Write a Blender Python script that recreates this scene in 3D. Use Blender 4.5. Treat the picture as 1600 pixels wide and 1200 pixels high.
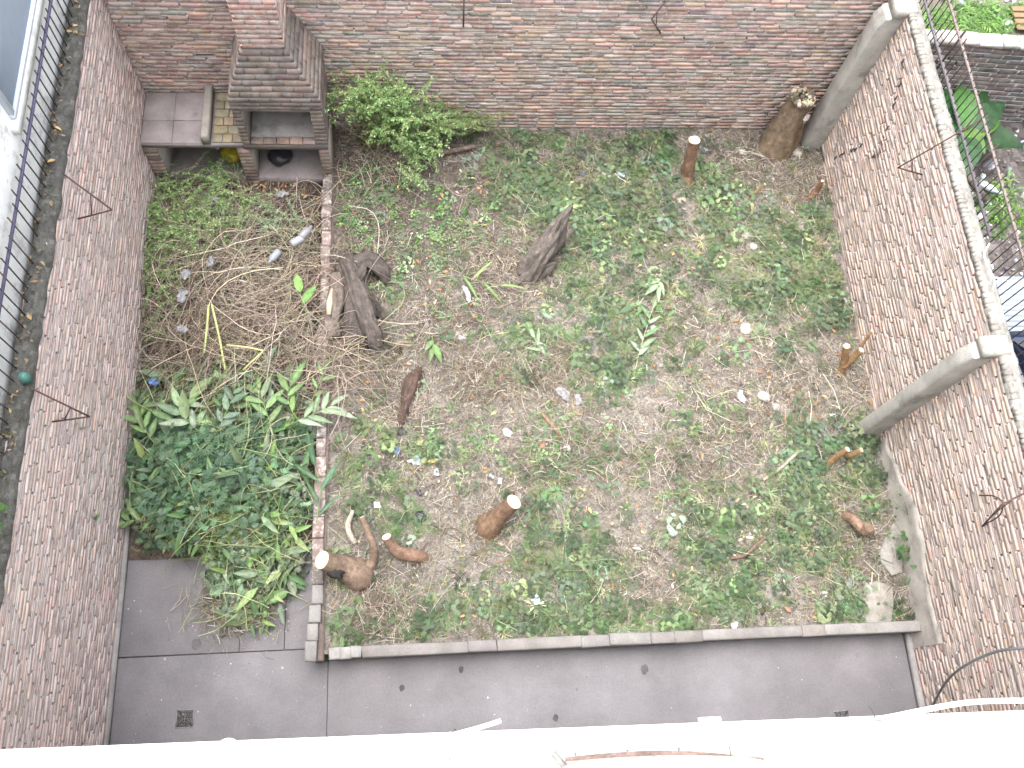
import bpy, math, random
import numpy as np
from mathutils import Matrix, Vector
random.seed(7); rng = np.random.default_rng(11)
scene = bpy.context.scene
for o in list(bpy.data.objects): bpy.data.objects.remove(o)
COL = scene.collection

# ------------------------------------------------------------------ camera
CAM = np.array([3.35607823, 0.37022174, 10.10800104]); FPX = 1407.16
CR = np.array([[0.99569478, -0.05204477, 0.07670238], [-0.02092766, -0.93234767, -0.36095687], [0.0902992, 0.35779767, -0.92942288]])
cd = bpy.data.cameras.new('camera'); cam = bpy.data.objects.new('camera', cd); COL.objects.link(cam)
m4 = Matrix.Identity(4)
for i in range(3):
    m4[i][0] = CR[0][i]; m4[i][1] = -CR[1][i]; m4[i][2] = -CR[2][i]; m4[i][3] = CAM[i]
cam.matrix_world = m4
cd.sensor_width = 36; cd.sensor_fit = 'HORIZONTAL'; cd.lens = FPX / 1600 * 36; cd.clip_start = .05; cd.clip_end = 500
scene.camera = cam
# ------------------------------------------------------------------ world, sun, exposure
SUN_EL, SUN_ROT = math.radians(78), math.radians(300)
w = bpy.data.worlds.new('World'); scene.world = w; w.use_nodes = True
nt = w.node_tree; nt.nodes.clear()
sky = nt.nodes.new('ShaderNodeTexSky'); sky.sky_type = 'NISHITA'; sky.sun_disc = False
sky.sun_elevation = SUN_EL; sky.sun_rotation = SUN_ROT; sky.dust_density = 5; sky.air_density = 1.0; sky.ozone_density = 1.0
hs = nt.nodes.new('ShaderNodeHueSaturation'); hs.inputs['Saturation'].default_value = .3
bg = nt.nodes.new('ShaderNodeBackground'); bg.inputs['Strength'].default_value = .15
wo = nt.nodes.new('ShaderNodeOutputWorld')
nt.links.new(sky.outputs[0], hs.inputs['Color']); nt.links.new(hs.outputs[0], bg.inputs[0]); nt.links.new(bg.outputs[0], wo.inputs[0])
sd = bpy.data.lights.new('sun', 'SUN'); sd.energy = .6; sd.angle = math.radians(70); sd.color = (1, .97, .93)
sun = bpy.data.objects.new('sun', sd); COL.objects.link(sun)
sdir = Vector((math.sin(SUN_ROT) * math.cos(SUN_EL), math.cos(SUN_ROT) * math.cos(SUN_EL), math.sin(SUN_EL)))
sun.rotation_euler = (-sdir).to_track_quat('-Z', 'Y').to_euler(); sun.location = (4, 4, 20)
scene.view_settings.view_transform = 'Standard'; scene.view_settings.look = 'None'
scene.view_settings.exposure = 2.06; scene.view_settings.gamma = 1
scene.view_settings.use_curve_mapping = False
scene.render.engine = 'CYCLES'
scene.cycles.max_bounces = 6; scene.cycles.transparent_max_bounces = 6

# ------------------------------------------------------------------ helpers
def at(px, py, v, ax=2):
    """point of the place seen at photo pixel px,py on the plane (axis ax = v)"""
    d = np.array([(px - 800) / FPX, (py - 600) / FPX, 1.]) @ CR
    return CAM + d * ((v - CAM[ax]) / d[ax])
def proj(P):
    d = (np.asarray(P) - CAM) @ CR.T
    return np.stack([800 + FPX * d[..., 0] / d[..., 2], 600 + FPX * d[..., 1] / d[..., 2]], -1)
def _h(ix, iy, s):
    n = np.sin(ix * 127.1 + iy * 311.7 + s * 74.7) * 43758.5453
    return n - np.floor(n)
def vn(x, y, s=0):
    x = np.asarray(x, float); y = np.asarray(y, float)
    ix = np.floor(x); iy = np.floor(y); fx = x - ix; fy = y - iy
    fx = fx * fx * (3 - 2 * fx); fy = fy * fy * (3 - 2 * fy)
    return ((_h(ix, iy, s) * (1 - fx) + _h(ix + 1, iy, s) * fx) * (1 - fy) + (_h(ix, iy + 1, s) * (1 - fx) + _h(ix + 1, iy + 1, s) * fx) * fy) * 2 - 1

class MB:
    def __init__(s): s.V = []; s.F = []; s.n = 0
    def add(s, V, F, col=(.5, .5, .5)):
        V = np.asarray(V, float).reshape(-1, 3)
        blocks = F if isinstance(F, list) and len(F) and isinstance(F[0], np.ndarray) else [np.asarray(F)]
        for f in blocks:
            c = np.broadcast_to(np.asarray(col, float), (len(f), 3)) if np.ndim(col) == 1 else np.asarray(col)
            s.F.append((f + s.n, c))
        s.V.append(V); s.n += len(V); return s
    def inst(s, V, F, M, T, cols):
        """N copies of template V,F by matrices M (N,3,3), offsets T (N,3), colours (N,3)"""
        N = len(T)
        if N == 0: return s
        W = np.einsum('nij,vj->nvi', M, V) + T[:, None, :]
        k = len(V); off = (np.arange(N) * k)[:, None, None] + s.n
        f = (F[None] + off).reshape(-1, F.shape[1])
        s.F.append((f, np.repeat(cols, len(F), 0))); s.V.append(W.reshape(-1, 3)); s.n += N * k; return s
    def mesh(s, name, mats, smooth=False):
        me = bpy.data.meshes.new(name)
        V = np.concatenate(s.V); me.vertices.add(len(V)); me.vertices.foreach_set('co', V.ravel())
        loops = np.concatenate([f.ravel() for f, c in s.F]); me.loops.add(len(loops)); me.loops.foreach_set('vertex_index', loops.astype(np.int32))
        cnt = np.concatenate([np.full(len(f), f.shape[1]) for f, c in s.F]); st = np.concatenate([[0], np.cumsum(cnt)[:-1]])
        me.polygons.add(len(cnt)); me.polygons.foreach_set('loop_start', st.astype(np.int32)); me.polygons.foreach_set('loop_total', cnt.astype(np.int32))
        if smooth: me.polygons.foreach_set('use_smooth', np.ones(len(cnt), bool))
        C = np.concatenate([c for f, c in s.F]); C = np.concatenate([C, np.ones((len(C), 1))], 1)
        a = me.attributes.new('tint', 'FLOAT_COLOR', 'FACE'); a.data.foreach_set('color', C.ravel())
        me.materials.append(mats); me.update(calc_edges=True); me.validate(); return me
    def build(s, name, mat, parent=None, smooth=False, origin=None):
        if origin is not None:
            s.V = [v - np.asarray(origin) for v in s.V]
        o = bpy.data.objects.new(name, s.mesh(name, mat, smooth)); COL.objects.link(o)
        if origin is not None: o.location = origin
        if parent is not None: o.parent = parent
        return o
def tag(o, label=None, cat=None, group=None, kind=None):
    if label: o['label'] = label
    if cat: o['category'] = cat
    if group: o['group'] = group
    if kind: o['kind'] = kind
    return o
def empty(name, loc, label, cat, group=None):
    o = bpy.data.objects.new(name, None); COL.objects.link(o); o.location = loc; o.empty_display_size = .1
    return tag(o, label, cat, group)

BOXF = np.array([[0, 3, 2, 1], [4, 5, 6, 7], [0, 1, 5, 4], [1, 2, 6, 5], [2, 3, 7, 6], [3, 0, 4, 7]])
def boxv(x0, x1, y0, y1, z0, z1):
    return np.array([[x0, y0, z0], [x1, y0, z0], [x1, y1, z0], [x0, y1, z0], [x0, y0, z1], [x1, y0, z1], [x1, y1, z1], [x0, y1, z1]], float)
def chamfer_box(x0, x1, y0, y1, z0, z1, b=.006, jit=0.):
    """box with a bevelled top rim and slightly uneven corners"""
    c = np.array([[x0, y0], [x1, y0], [x1, y1], [x0, y1]], float); ins = np.array([[1, 1], [-1, 1], [-1, -1], [1, -1]]) * b
    V = np.concatenate([np.c_[c, np.full(4, z0)], np.c_[c, np.full(4, z1 - b)], np.c_[c + ins, np.full(4, z1)]])
    V = V + rng.normal(0, 1, V.shape) * jit
    F = [[0, 3, 2, 1], [8, 9, 10, 11]]
    for r in (0, 4):
        for i in range(4): j = (i + 1) % 4; F.append([r + i, r + j, r + 4 + j, r + 4 + i])
    return V, np.array(F)
def frame_of(t):
    t = t / (np.linalg.norm(t) + 1e-9); a = np.array([0, 0, 1.]) if abs(t[2]) < .9 else np.array([1., 0, 0])
    u = np.cross(a, t); u /= np.linalg.norm(u); return u, np.cross(t, u)
def tube(path, rad, n=6, rough=0., seed=0, cap=True):
    P = np.asarray(path, float); m = len(P); rad = np.broadcast_to(np.asarray(rad, float), (m,)) if np.ndim(rad) == 0 else np.asarray(rad)
    T = np.gradient(P, axis=0); V = []; u = None
    for i in range(m):
        t = T[i] / (np.linalg.norm(T[i]) + 1e-9)
        if u is None: u, v = frame_of(t)
        else:
            u = u - t * (u @ t); u /= np.linalg.norm(u) + 1e-9; v = np.cross(t, u)
        a = np.arange(n) * 2 * np.pi / n
        r = rad[i] * np.ones(n)
        if rough and n > 29: r = r * (1 + rough * .9 * vn(i * .31 + seed, seed * 1.3, 12) + rough * .8 * vn(np.cos(a) * 2.5 + seed, np.sin(a) * 2.5 + i * .22, seed + 2))
        if rough and n > 20: r = r * (1 + rough * .6 * vn(np.cos(a) * 5 + seed * 1.7, np.sin(a) * 5 + i * .12, seed + 8) + rough * .35 * vn(np.cos(a) * 12 + seed, np.sin(a) * 12 + i * .3, seed + 9))
        if rough: r = r * (1 + rough * vn(np.cos(a) * 2.2 + seed * 3.1 + 9, np.sin(a) * 2.2 + i * .35, seed) + rough * .5 * vn(np.cos(a) * 6 + seed, np.sin(a) * 6 + i * .8, seed + 5))
        V.append(P[i] + np.outer(np.cos(a) * r, u) + np.outer(np.sin(a) * r, v))
    V = np.concatenate(V); i = np.arange(m - 1)[:, None] * n; k = np.arange(n)[None]; k2 = (k + 1) % n
    F = np.stack([i + k, i + k2, i + n + k2, i + n + k], -1).reshape(-1, 4); B = [F]
    if cap: B += [np.arange(n)[::-1][None], (np.arange(n) + (m - 1) * n)[None]]
    return V, B
def smooth_path(pts, k=6):
    P = np.asarray(pts, float)
    if len(P) < 3: return np.linspace(P[0], P[-1], k + 1)
    Q = np.vstack([2 * P[0] - P[1], P, 2 * P[-1] - P[-2]]); out = []
    for i in range(1, len(Q) - 2):
        for t in np.arange(k) / k:
            a, b, c, d = Q[i - 1:i + 3]
            out.append(.5 * (2 * b + (c - a) * t + (2 * a - 5 * b + 4 * c - d) * t * t + (3 * b - a - 3 * c + d) * t ** 3))
    out.append(P[-1]); return np.array(out)
def lerp_r(r, n): return np.interp(np.linspace(0, 1, n), np.linspace(0, 1, len(r)), r)
def rand_rot(N, tilt):
    """random heading about z and a random lean up to tilt"""
    a = rng.uniform(0, 2 * np.pi, N); t = rng.normal(0, tilt, N); r = rng.normal(0, tilt, N)
    return euler(a, t, r)
def euler(a, t, r):
    ca, sa, ct, st, cr, sr = np.cos(a), np.sin(a), np.cos(t), np.sin(t), np.cos(r), np.sin(r); z = np.zeros_like(ca); o = z + 1
    Rz = np.stack([ca, -sa, z, sa, ca, z, z, z, o], -1).reshape(-1, 3, 3)
    Ry = np.stack([ct, z, -st, z, o, z, st, z, ct], -1).reshape(-1, 3, 3)   # positive t lifts +x
    Rx = np.stack([o, z, z, z, cr, -sr, z, sr, cr], -1).reshape(-1, 3, 3)
    return Rz @ Ry @ Rx
def jcol(base, N, amt=.2, hue=.06):
    b = np.asarray(base, float); b = b[rng.integers(0, len(b), N)] if b.ndim == 2 else np.repeat(b[None], N, 0)
    return np.clip(b * np.exp(rng.normal(0, amt, (N, 1))) * np.exp(rng.normal(0, hue, (N, 3))), .004, .9)

# ------------------------------------------------------------------ materials
def mat(name, rough=.85, var=.25, vscale=8., fine=60., bump=.3, bdist=.01, smear=None, smear_amt=0., smear_scale=5., spots=None, spot_scale=4., spot_thr=.62, base=None, trans=0., spec=.3, metal=0., coat=0.):
    """tint attribute (or a base colour) x noise, optional second colour smeared over it in patches, optional spots; noise bump"""
    m = bpy.data.materials.new(name); m.use_nodes = True; t = m.node_tree; t.nodes.clear(); N = t.nodes.new; L = t.links.new
    geo = N('ShaderNodeNewGeometry')
    if base is None:
        a = N('ShaderNodeAttribute'); a.attribute_name = 'tint'; c = a.outputs['Color']
    else:
        a = N('ShaderNodeRGB'); a.outputs[0].default_value = (*base, 1); c = a.outputs[0]
    def noise(sc, det=5, ro=.6):
        n = N('ShaderNodeTexNoise'); n.inputs['Scale'].default_value = sc; n.inputs['Detail'].default_value = det; n.inputs['Roughness'].default_value = ro
        L(geo.outputs['Position'], n.inputs['Vector']); return n.outputs['Fac']
    def ramp(f, lo, hi, a0=0., a1=1.):
        r = N('ShaderNodeMapRange'); r.inputs['From Min'].default_value = lo; r.inputs['From Max'].default_value = hi; r.inputs['To Min'].default_value = a0; r.inputs['To Max'].default_value = a1
        L(f, r.inputs['Value']); return r.outputs[0]
    def mixc(f, A, B, mode='MIX'):
        x = N('ShaderNodeMix'); x.data_type = 'RGBA'; x.blend_type = mode
        if isinstance(f, float): x.inputs[0].default_value = f
        else: L(f, x.inputs[0])
        if isinstance(A, tuple): x.inputs[6].default_value = (*A, 1)
        else: L(A, x.inputs[6])
        if isinstance(B, tuple): x.inputs[7].default_value = (*B, 1)
        else: L(B, x.inputs[7])
        return x.outputs[2]
    if smear is not None:
        c = mixc(ramp(noise(smear_scale, 8, .7), .62 - smear_amt * .4, .72 - smear_amt * .25, 0., .9), c, smear)
    if spots is not None:
        c = mixc(ramp(noise(spot_scale, 6, .65), spot_thr, spot_thr + .1, 0., .85), c, spots)
    if var:
        v1 = ramp(noise(vscale, 6), .3, .7, 1 - var, 1 + var); v2 = ramp(noise(fine, 3), .3, .7, 1 - var * .6, 1 + var * .6)
        mu = N('ShaderNodeMath'); mu.operation = 'MULTIPLY'; L(v1, mu.inputs[0]); L(v2, mu.inputs[1])
        sc = N('ShaderNodeVectorMath'); sc.operation = 'SCALE'; L(c, sc.inputs[0]); L(mu.outputs[0], sc.inputs['Scale']); c = sc.outputs[0]
    p = N('ShaderNodeBsdfPrincipled'); L(c, p.inputs['Base Color']); p.inputs['Roughness'].default_value = rough; p.inputs['Specular IOR Level'].default_value = spec
    p.inputs['Metallic'].default_value = metal; p.inputs['Coat Weight'].default_value = coat
    if bump:
        b = N('ShaderNodeBump'); b.inputs['Strength'].default_value = bump; b.inputs['Distance'].default_value = bdist; L(noise(fine, 6, .7), b.inputs['Height']); L(b.outputs[0], p.inputs['Normal'])
    out = N('ShaderNodeOutputMaterial'); sh = p.outputs[0]
    if trans:
        tr = N('ShaderNodeBsdfTranslucent'); L(c, tr.inputs['Color']); mx = N('ShaderNodeMixShader'); mx.inputs[0].default_value = trans
        L(p.outputs[0], mx.inputs[1]); L(tr.outputs[0], mx.inputs[2]); sh = mx.outputs[0]
    L(sh, out.inputs['Surface']); return m
MAT = dict(
    brick_left=mat('brick left wall', .95, .2, 6, 90, .6, .008, (.6, .53, .51), .62, 16, (.4, .35, .34), 2.2, .64),
    brick_right=mat('brick right wall', .95, .22, 5, 90, .6, .008, (.5, .43, .395), .6, 11, (.4, .34, .315), 1.8, .66),
    brick_back=mat('brick back wall', .95, .22, 6, 90, .6, .008, (.52, .45, .42), .36, 16, (.27, .24, .225), 2.6, .62),
    brick_soot=mat('brick barbecue', .95, .3, 7, 90, .6, .008, (.2, .18, .165), .45, 8, (.07, .065, .06), 3, .62),
    brick_red=mat('brick chimney', .95, .25, 6, 90, .5, .006, (.5, .44, .41), .5, 9),
    mortar=mat('mortar', .95, .3, 9, 120, .8, .012),
    cement=mat('cement', .93, .22, 4, 70, .4, .006, (.2, .19, .175), .25, 3, (.13, .125, .115), 7, .68),
    floor=mat('concrete floor', .88, .17, 1.3, 45, .15, .003, (.2, .192, .202), .35, .8, (.14, .128, .122), 3.3, .72),
    soil=mat('soil', .98, .35, 10, 70, 1., .03),
    bark=mat('bark', .9, .35, 14, 55, .8, .02),
    wood=mat('cut wood', .8, .1, 20, 120, .15, .003),
    leaf=mat('leaf', .55, .18, 12, 80, .0, .0, trans=.25, spec=.4),
    straw=mat('straw', .9, .2, 20, 90, 0.),
    stone=mat('stone', .95, .25, 12, 80, .5, .01),
    iron=mat('rusty iron', .75, .3, 30, 120, .3, .002),
    paint=mat('white paint', .6, .05, 3, 60, .15, .003, (.5, .5, .5), .12, 7, (.55, .53, .5), 16, .7),
    plaster=mat('mouldy plaster', .9, .08, 5, 60, .25, .004, (.3, .31, .31), .25, 2.6, (.16, .17, .17), 5, .64),
    plastic=mat('plastic', .35, .06, 10, 50, 0., spec=.5),
    glass=mat('window glass', .12, .06, 1, 10, 0., spec=.6),
    metal=mat('sheet metal', .4, .1, 3, 40, .05, .002, metal=.5),
    car=mat('car paint', .18, .04, 3, 40, 0., spec=.6, coat=.6),
)
W, YB, HL, HR = 8.66, 7.79, 2.78, 2.76

# ------------------------------------------------------------------ setting: ground, bed, pavement
def soilz(x, y):
    return .235 + .035 * vn(x * .9, y * .9, 3) + .018 * vn(x * 3, y * 3, 4) + .05 * np.exp(-((x - 6.9) ** 2 + (y - 5.3) ** 2) / 3)
def S(px, py, dz=0.):
    p = at(px, py, .25); p[2] = soilz(p[0], p[1]) + dz; return p
def moundz(x, y):
    b = np.clip((y - 2.2) / 1.2, 0, 1) * np.clip(x / .25, 0, 1) * np.clip((2.1 - x) / .2, 0, 1)
    return .012 + .1 * b * (1 + .5 * vn(x * 2.5, y * 2.5, 9))
b = MB(); g = np.linspace(-60, 60, 25); X, Y = np.meshgrid(g, g); idx = np.arange(24)[:, None] * 25 + np.arange(24)[None]
b.add(np.stack([X, Y, X * 0 - .06], -1), np.stack([idx, idx + 1, idx + 26, idx + 25], -1).reshape(-1, 4), (.2, .17, .145)); tag(b.build('ground', MAT['soil']), kind='structure')
def sheet(x0, x1, y0, y1, nx, ny, zf, cf):
    gx, gy = np.linspace(x0, x1, nx), np.linspace(y0, y1, ny); X, Y = np.meshgrid(gx, gy); Z = zf(X, Y)
    i = np.arange(ny - 1)[:, None] * nx + np.arange(nx - 1)[None]; F = np.stack([i, i + 1, i + nx + 1, i + nx], -1).reshape(-1, 4)
    xc = (X[:-1, :-1] + X[1:, 1:]) / 2; yc = (Y[:-1, :-1] + Y[1:, 1:]) / 2
    return np.stack([X, Y, Z], -1), F, cf(xc.ravel(), yc.ravel())
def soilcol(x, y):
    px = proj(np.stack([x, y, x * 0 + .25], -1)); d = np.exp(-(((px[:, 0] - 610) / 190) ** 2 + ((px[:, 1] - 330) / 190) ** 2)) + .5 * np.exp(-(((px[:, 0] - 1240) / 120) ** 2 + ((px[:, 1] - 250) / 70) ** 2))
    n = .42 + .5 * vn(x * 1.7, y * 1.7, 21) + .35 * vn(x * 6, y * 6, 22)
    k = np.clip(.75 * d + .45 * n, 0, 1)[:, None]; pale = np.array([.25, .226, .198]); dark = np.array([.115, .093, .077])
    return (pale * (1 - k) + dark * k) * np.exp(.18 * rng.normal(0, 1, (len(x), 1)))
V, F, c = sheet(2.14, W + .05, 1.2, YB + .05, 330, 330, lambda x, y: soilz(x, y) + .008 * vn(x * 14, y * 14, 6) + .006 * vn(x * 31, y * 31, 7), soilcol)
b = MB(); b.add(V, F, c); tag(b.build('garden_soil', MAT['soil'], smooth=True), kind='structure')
V, F, c = sheet(.02, 2.1, 2.3, 7.03, 110, 240, lambda x, y: moundz(x, y) + .012 * vn(x * 11, y * 11, 6), lambda x, y: np.array([.13, .1, .08]) * np.exp(.2 * rng.normal(0, 1, (len(x), 1))))
b = MB(); b.add(V, F, c); tag(b.build('dirt_ground', MAT['soil'], smooth=True), kind='structure')
# concrete floor: slabs separated by narrow open joints, each slab a piece of the pavement
pav = bpy.data.objects.new('pavement', None); COL.objects.link(pav); tag(pav, kind='structure')
b = MB(); b.add(boxv(-.02, W + .02, -.6, 7.1, -.05, -.016), BOXF, (.1, .09, .085)); b.build('joint_bed', MAT['mortar'], pav)
def slab(x0, x1, y0, y1, tilt=0.):
    b = MB(); V, F = chamfer_box(x0, x1, y0, y1, -.045, 0, .004, .0005); V[4:, 2] += tilt * (V[4:, 0] - x0)
    b.add(V, F, np.array([.172, .164, .172]) * rng.uniform(.96, 1.04)); b.build('slab', MAT['floor'], pav)
slab(0, 2.21, -.6, 1.278); slab(2.216, 8.66, -.6, 1.25)
slab(0, 1.276, 1.29, 3.3); slab(1.281, 1.745, 1.29, 2.4); slab(1.752, 2.16, 1.29, 2.4)
slab(0, 1.276, 3.307, 7.05); slab(1.281, 2.16, 2.407, 7.05)
# cement skirting at the foot of the side walls
b = MB()
for x0, x1, y0, y1 in ((.0, .05, -.6, 3.2), (W - .07, W, -.6, 1.2)): b.add(*chamfer_box(x0, x1, y0, y1, .001, .09, .02, .002), (.28, .265, .26))
tag(b.build('cement_skirting', MAT['cement']), kind='structure')
b = MB(); P = np.array([at(random.uniform(180, 1430), random.uniform(1020, 1165), .003) for _ in range(110)] + [at(random.uniform(185, 330), random.uniform(870, 1015), .003) for _ in range(30)] + [at(random.gauss(380, 60), random.gauss(985, 14), .003) for _ in range(160)]); P = P[P[:, 1] < 7]
N0 = len(P); TET = np.array([[-1, -.6, 0], [1, -.6, 0], [0, 1, 0], [.1, 0, .7]], float); b.inst(TET, np.array([[0, 1, 3], [1, 2, 3], [2, 0, 3]]), rand_rot(N0, .0) * (.006 * np.exp(rng.normal(0, .5, N0)))[:, None, None], P, jcol([(.45, .42, .38), (.3, .26, .2), (.12, .1, .08), (.5, .48, .45)], N0, .2)); tag(b.build('floor_crumbs', MAT['stone']), kind='structure')
# small dark stains and chips on the floor (flat bitumen-like drops with their own shape)
b = MB()
for px, py, r in ((307, 1006, .05), (1007, 1046, .045), (628, 1075, .03), (720, 1046, .03), (1340, 1024, .02), (868, 1122, .03)):
    p = at(px, py, .003); n = 14; a = np.arange(n) * 2 * np.pi / n; rr = r * (1 + .12 * rng.normal(0, 1, n))
    V = np.c_[p[0] + rr * np.cos(a) * .9, p[1] + rr * np.sin(a) * 1.2, np.full(n, .004)]
    b.add(np.vstack([V, [[p[0], p[1], .006]]]), np.array([[i, (i + 1) % n, n] for i in range(n)]), (.07, .062, .06))
tag(b.build('floor_stain', MAT['floor']), kind='structure')

# ------------------------------------------------------------------ bricks
def brick_template(seed):
    r = np.random.default_rng(seed); V = []
    for n, s in ((0, 1), (.8, 1), (1, .965)):
        for u, z in ((-.5, -.5), (.5, -.5), (.5, .5), (-.5, .5)):
            su = 1 - (1 - s) * .35; sz = 1 - (1 - s) * 1.6
            V.append([u * su + r.normal(0, .008), n + (r.normal(0, .03) if n == 1 else 0), z * sz + r.normal(0, .022)])
    F = [[8, 9, 10, 11]]
    for q in (0, 4):
        for i in range(4): j = (i + 1) % 4; F.append([q + i, q + j, q + 4 + j, q + 4 + i])
    return np.array(V), np.array(F)
NV = 24; BT = [brick_template(s) for s in range(NV)]
def place_bricks(root, mt, B, pal, limit=300, name='brick', stuff='brickwork', var=.16):
    """B: list of (centre of the back face, udir, ndir, len, depth, height). The largest in view are parts, the rest one part of stuff."""
    cols = [jcol(np.array(pal), 1, var, .05)[0] for _ in range(NV)]
    meshes = {}
    C = np.array([q[0] for q in B]); U = np.array([q[1] for q in B]); Nn = np.array([q[2] for q in B]); D = np.array([q[3:6] for q in B])
    Z = np.cross(U, Nn); Z *= np.where(Z[:, 2:3] < 0, -1, 1)
    f = C + Nn * D[:, 1:2]; a, bq = U * D[:, 0:1] / 2, Z * D[:, 2:3] / 2
    q = [proj(f - a - bq), proj(f + a - bq), proj(f + a + bq), proj(f - a + bq)]
    d1 = q[2] - q[0]; d2 = q[3] - q[1]; area = np.abs(d1[:, 0] * d2[:, 1] - d1[:, 1] * d2[:, 0]) / 2
    c2 = sum(q) / 4; vis = (c2[:, 0] > 0) & (c2[:, 0] < 1600) & (c2[:, 1] > 0) & (c2[:, 1] < 1185)
    order = np.argsort(-area * vis); single = set(order[:limit].tolist()) if limit else set()
    k = rng.integers(0, NV, len(B)); ra = rng.normal(0, .006, len(B)); M = np.zeros((len(B), 3, 3))
    for i in range(len(B)):
        R = np.array(Matrix.Rotation(ra[i], 3, Vector(Nn[i])))
        M[i] = np.stack([R @ U[i] * D[i, 0], Nn[i] * D[i, 1], R @ Z[i] * D[i, 2]], 1)
    st = MB(); o0 = np.array(root.location)
    for v in range(NV):
        ii = [i for i in range(len(B)) if k[i] == v]; rest = [i for i in ii if i not in single]
        if rest: st.inst(BT[v][0], BT[v][1], M[rest], C[rest] - o0, np.repeat(cols[v][None], len(rest), 0))
        for i in ii:
            if i in single:
                if v not in meshes:
                    t = MB(); t.add(BT[v][0], BT[v][1], cols[v]); meshes[v] = t.mesh('brick', mt)
                o = bpy.data.objects.new(name, meshes[v]); COL.objects.link(o); o.parent = root
                mm = Matrix.Identity(4)
                for r_ in range(3):
                    for c_ in range(3): mm[r_][c_] = M[i, r_, c_]
                    mm[r_][3] = C[i, r_] - o0[r_]
                o.matrix_basis = mm
    if st.n: tag(st.build(stuff, mt, root), kind='stuff')
def brick_wall(root, o, u, n, length, z0, z1, mt, pal, mort, thick=.16, course=.064, bl=.24, gap=.018, proud=.004, hole=.5, fill=.001, skip=None, limit=300, wild=.0, var=.16):
    o, u, n = map(lambda q: np.array(q, float), (o, u, n)); o0 = np.array(root.location); zz = np.array([0, 0, 1.])
    b = MB(); nc = int((z1 - z0) / course)
    def lb(u0, u1, n0, n1, a, c, col):
        V = boxv(u0, u1, n0, n1, a, c); W_ = o + np.outer(V[:, 0], u) + np.outer(V[:, 1], n) + np.outer(V[:, 2], zz)
        fl = BOXF if np.dot(np.cross(u, n), zz) > 0 else BOXF[:, ::-1]
        b.add(W_ - o0, fl, col)
    lb(0, length, -thick, -.034, z0, z1, mort)
    B = []; seg = .5
    for i in range(nc):
        zc = z0 + (i + .5) * course; off = (i % 2) * bl * .5 + random.uniform(-.03, .03)
        # bed joint, in short uneven strips
        u0 = 0.
        while u0 < length:
            u1 = min(length, u0 + random.uniform(.3, .8)); lb(u0, u1, -.0345, fill + random.uniform(-.004, .003), zc - course / 2 - .0095, zc - course / 2 + .0095, np.array(mort) * random.uniform(.85, 1.15)); u0 = u1
        x = -off
        while x < length:
            L = bl - gap + random.uniform(-.02, .02)
            a, c = max(x, 0.), min(x + L, length)
            if c - a > .04:
                uc = (a + c) / 2
                if not (skip and skip(uc, zc)):
                    if random.random() > .012: B.append((o + u * uc - n * .033 + zz * zc, u, n, c - a, .033 + proud * random.uniform(-.6, 1.3) + (random.random() < wild) * .01, (course - .013) * random.uniform(.93, 1.04)))
                    if random.random() > hole: lb(c, min(c + gap + .02, length), -.0345, fill - random.uniform(0, .008), zc - course / 2 + .01, zc + course / 2 - .01, mort)
            x += L + gap + random.uniform(-.003, .008)
    b.build('mortar', MAT['mortar'], root)
    place_bricks(root, mt, B, pal, limit, var=var)
PAL_L = np.array([[1.5, 1.42, 1.41]]) * np.array([(.38, .27, .235), (.43, .285, .24), (.35, .3, .275), (.45, .32, .27), (.34, .265, .24), (.4, .345, .31), (.47, .31, .25), (.44, .4, .365)])
PAL_R = np.array([[1.3, 1.17, 1.13]]) * np.array([(.4, .3, .26), (.46, .31, .25), (.38, .32, .29), (.48, .33, .265), (.41, .34, .3), (.37, .3, .27), (.5, .36, .29)])
PAL_B = np.array([[1.3, 1.26, 1.25]]) * np.array([(.31, .235, .205), (.34, .25, .215), (.27, .235, .215), (.37, .27, .23), (.23, .2, .185), (.32, .28, .255), (.42, .285, .225), (.2, .175, .165)])
wl = empty('brick_wall', (0, 3.5, 0), 'tall weathered brick wall on the left with iron pickets and a mossy ledge on top', 'wall', 'old brick walls around the yard')
brick_wall(wl, (0, -.6, 0), (0, 1, 0), (1, 0, 0), YB + .6, .0, HL - .03, MAT['brick_left'], PAL_L, (.56, .49, .47), thick=.16, gap=.019, hole=.4, var=.16)
wr = empty('brick_wall', (W, 3.5, 0), 'pale pinkish brick wall on the right with two concrete columns against it', 'wall', 'old brick walls around the yard')
brick_wall(wr, (W, -.6, 0), (0, 1, 0), (-1, 0, 0), YB + .6, .0, HR - .05, MAT['brick_right'], PAL_R, (.5, .43, .4), thick=.14, gap=.02, hole=.42, var=.12, fill=.001, proud=.005)
wb = empty('brick_wall', (4.3, YB, 0), 'grey brown brick wall across the back behind the shrub and the barbecue', 'wall', 'old brick walls around the yard')
brick_wall(wb, (-.2, YB, 0), (1, 0, 0), (0, -1, 0), W + .35, .0, 2.95, MAT['brick_back'], PAL_B, (.56, .5, .47), thick=.16, gap=.017, hole=.06, var=.22, fill=-.002)
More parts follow.
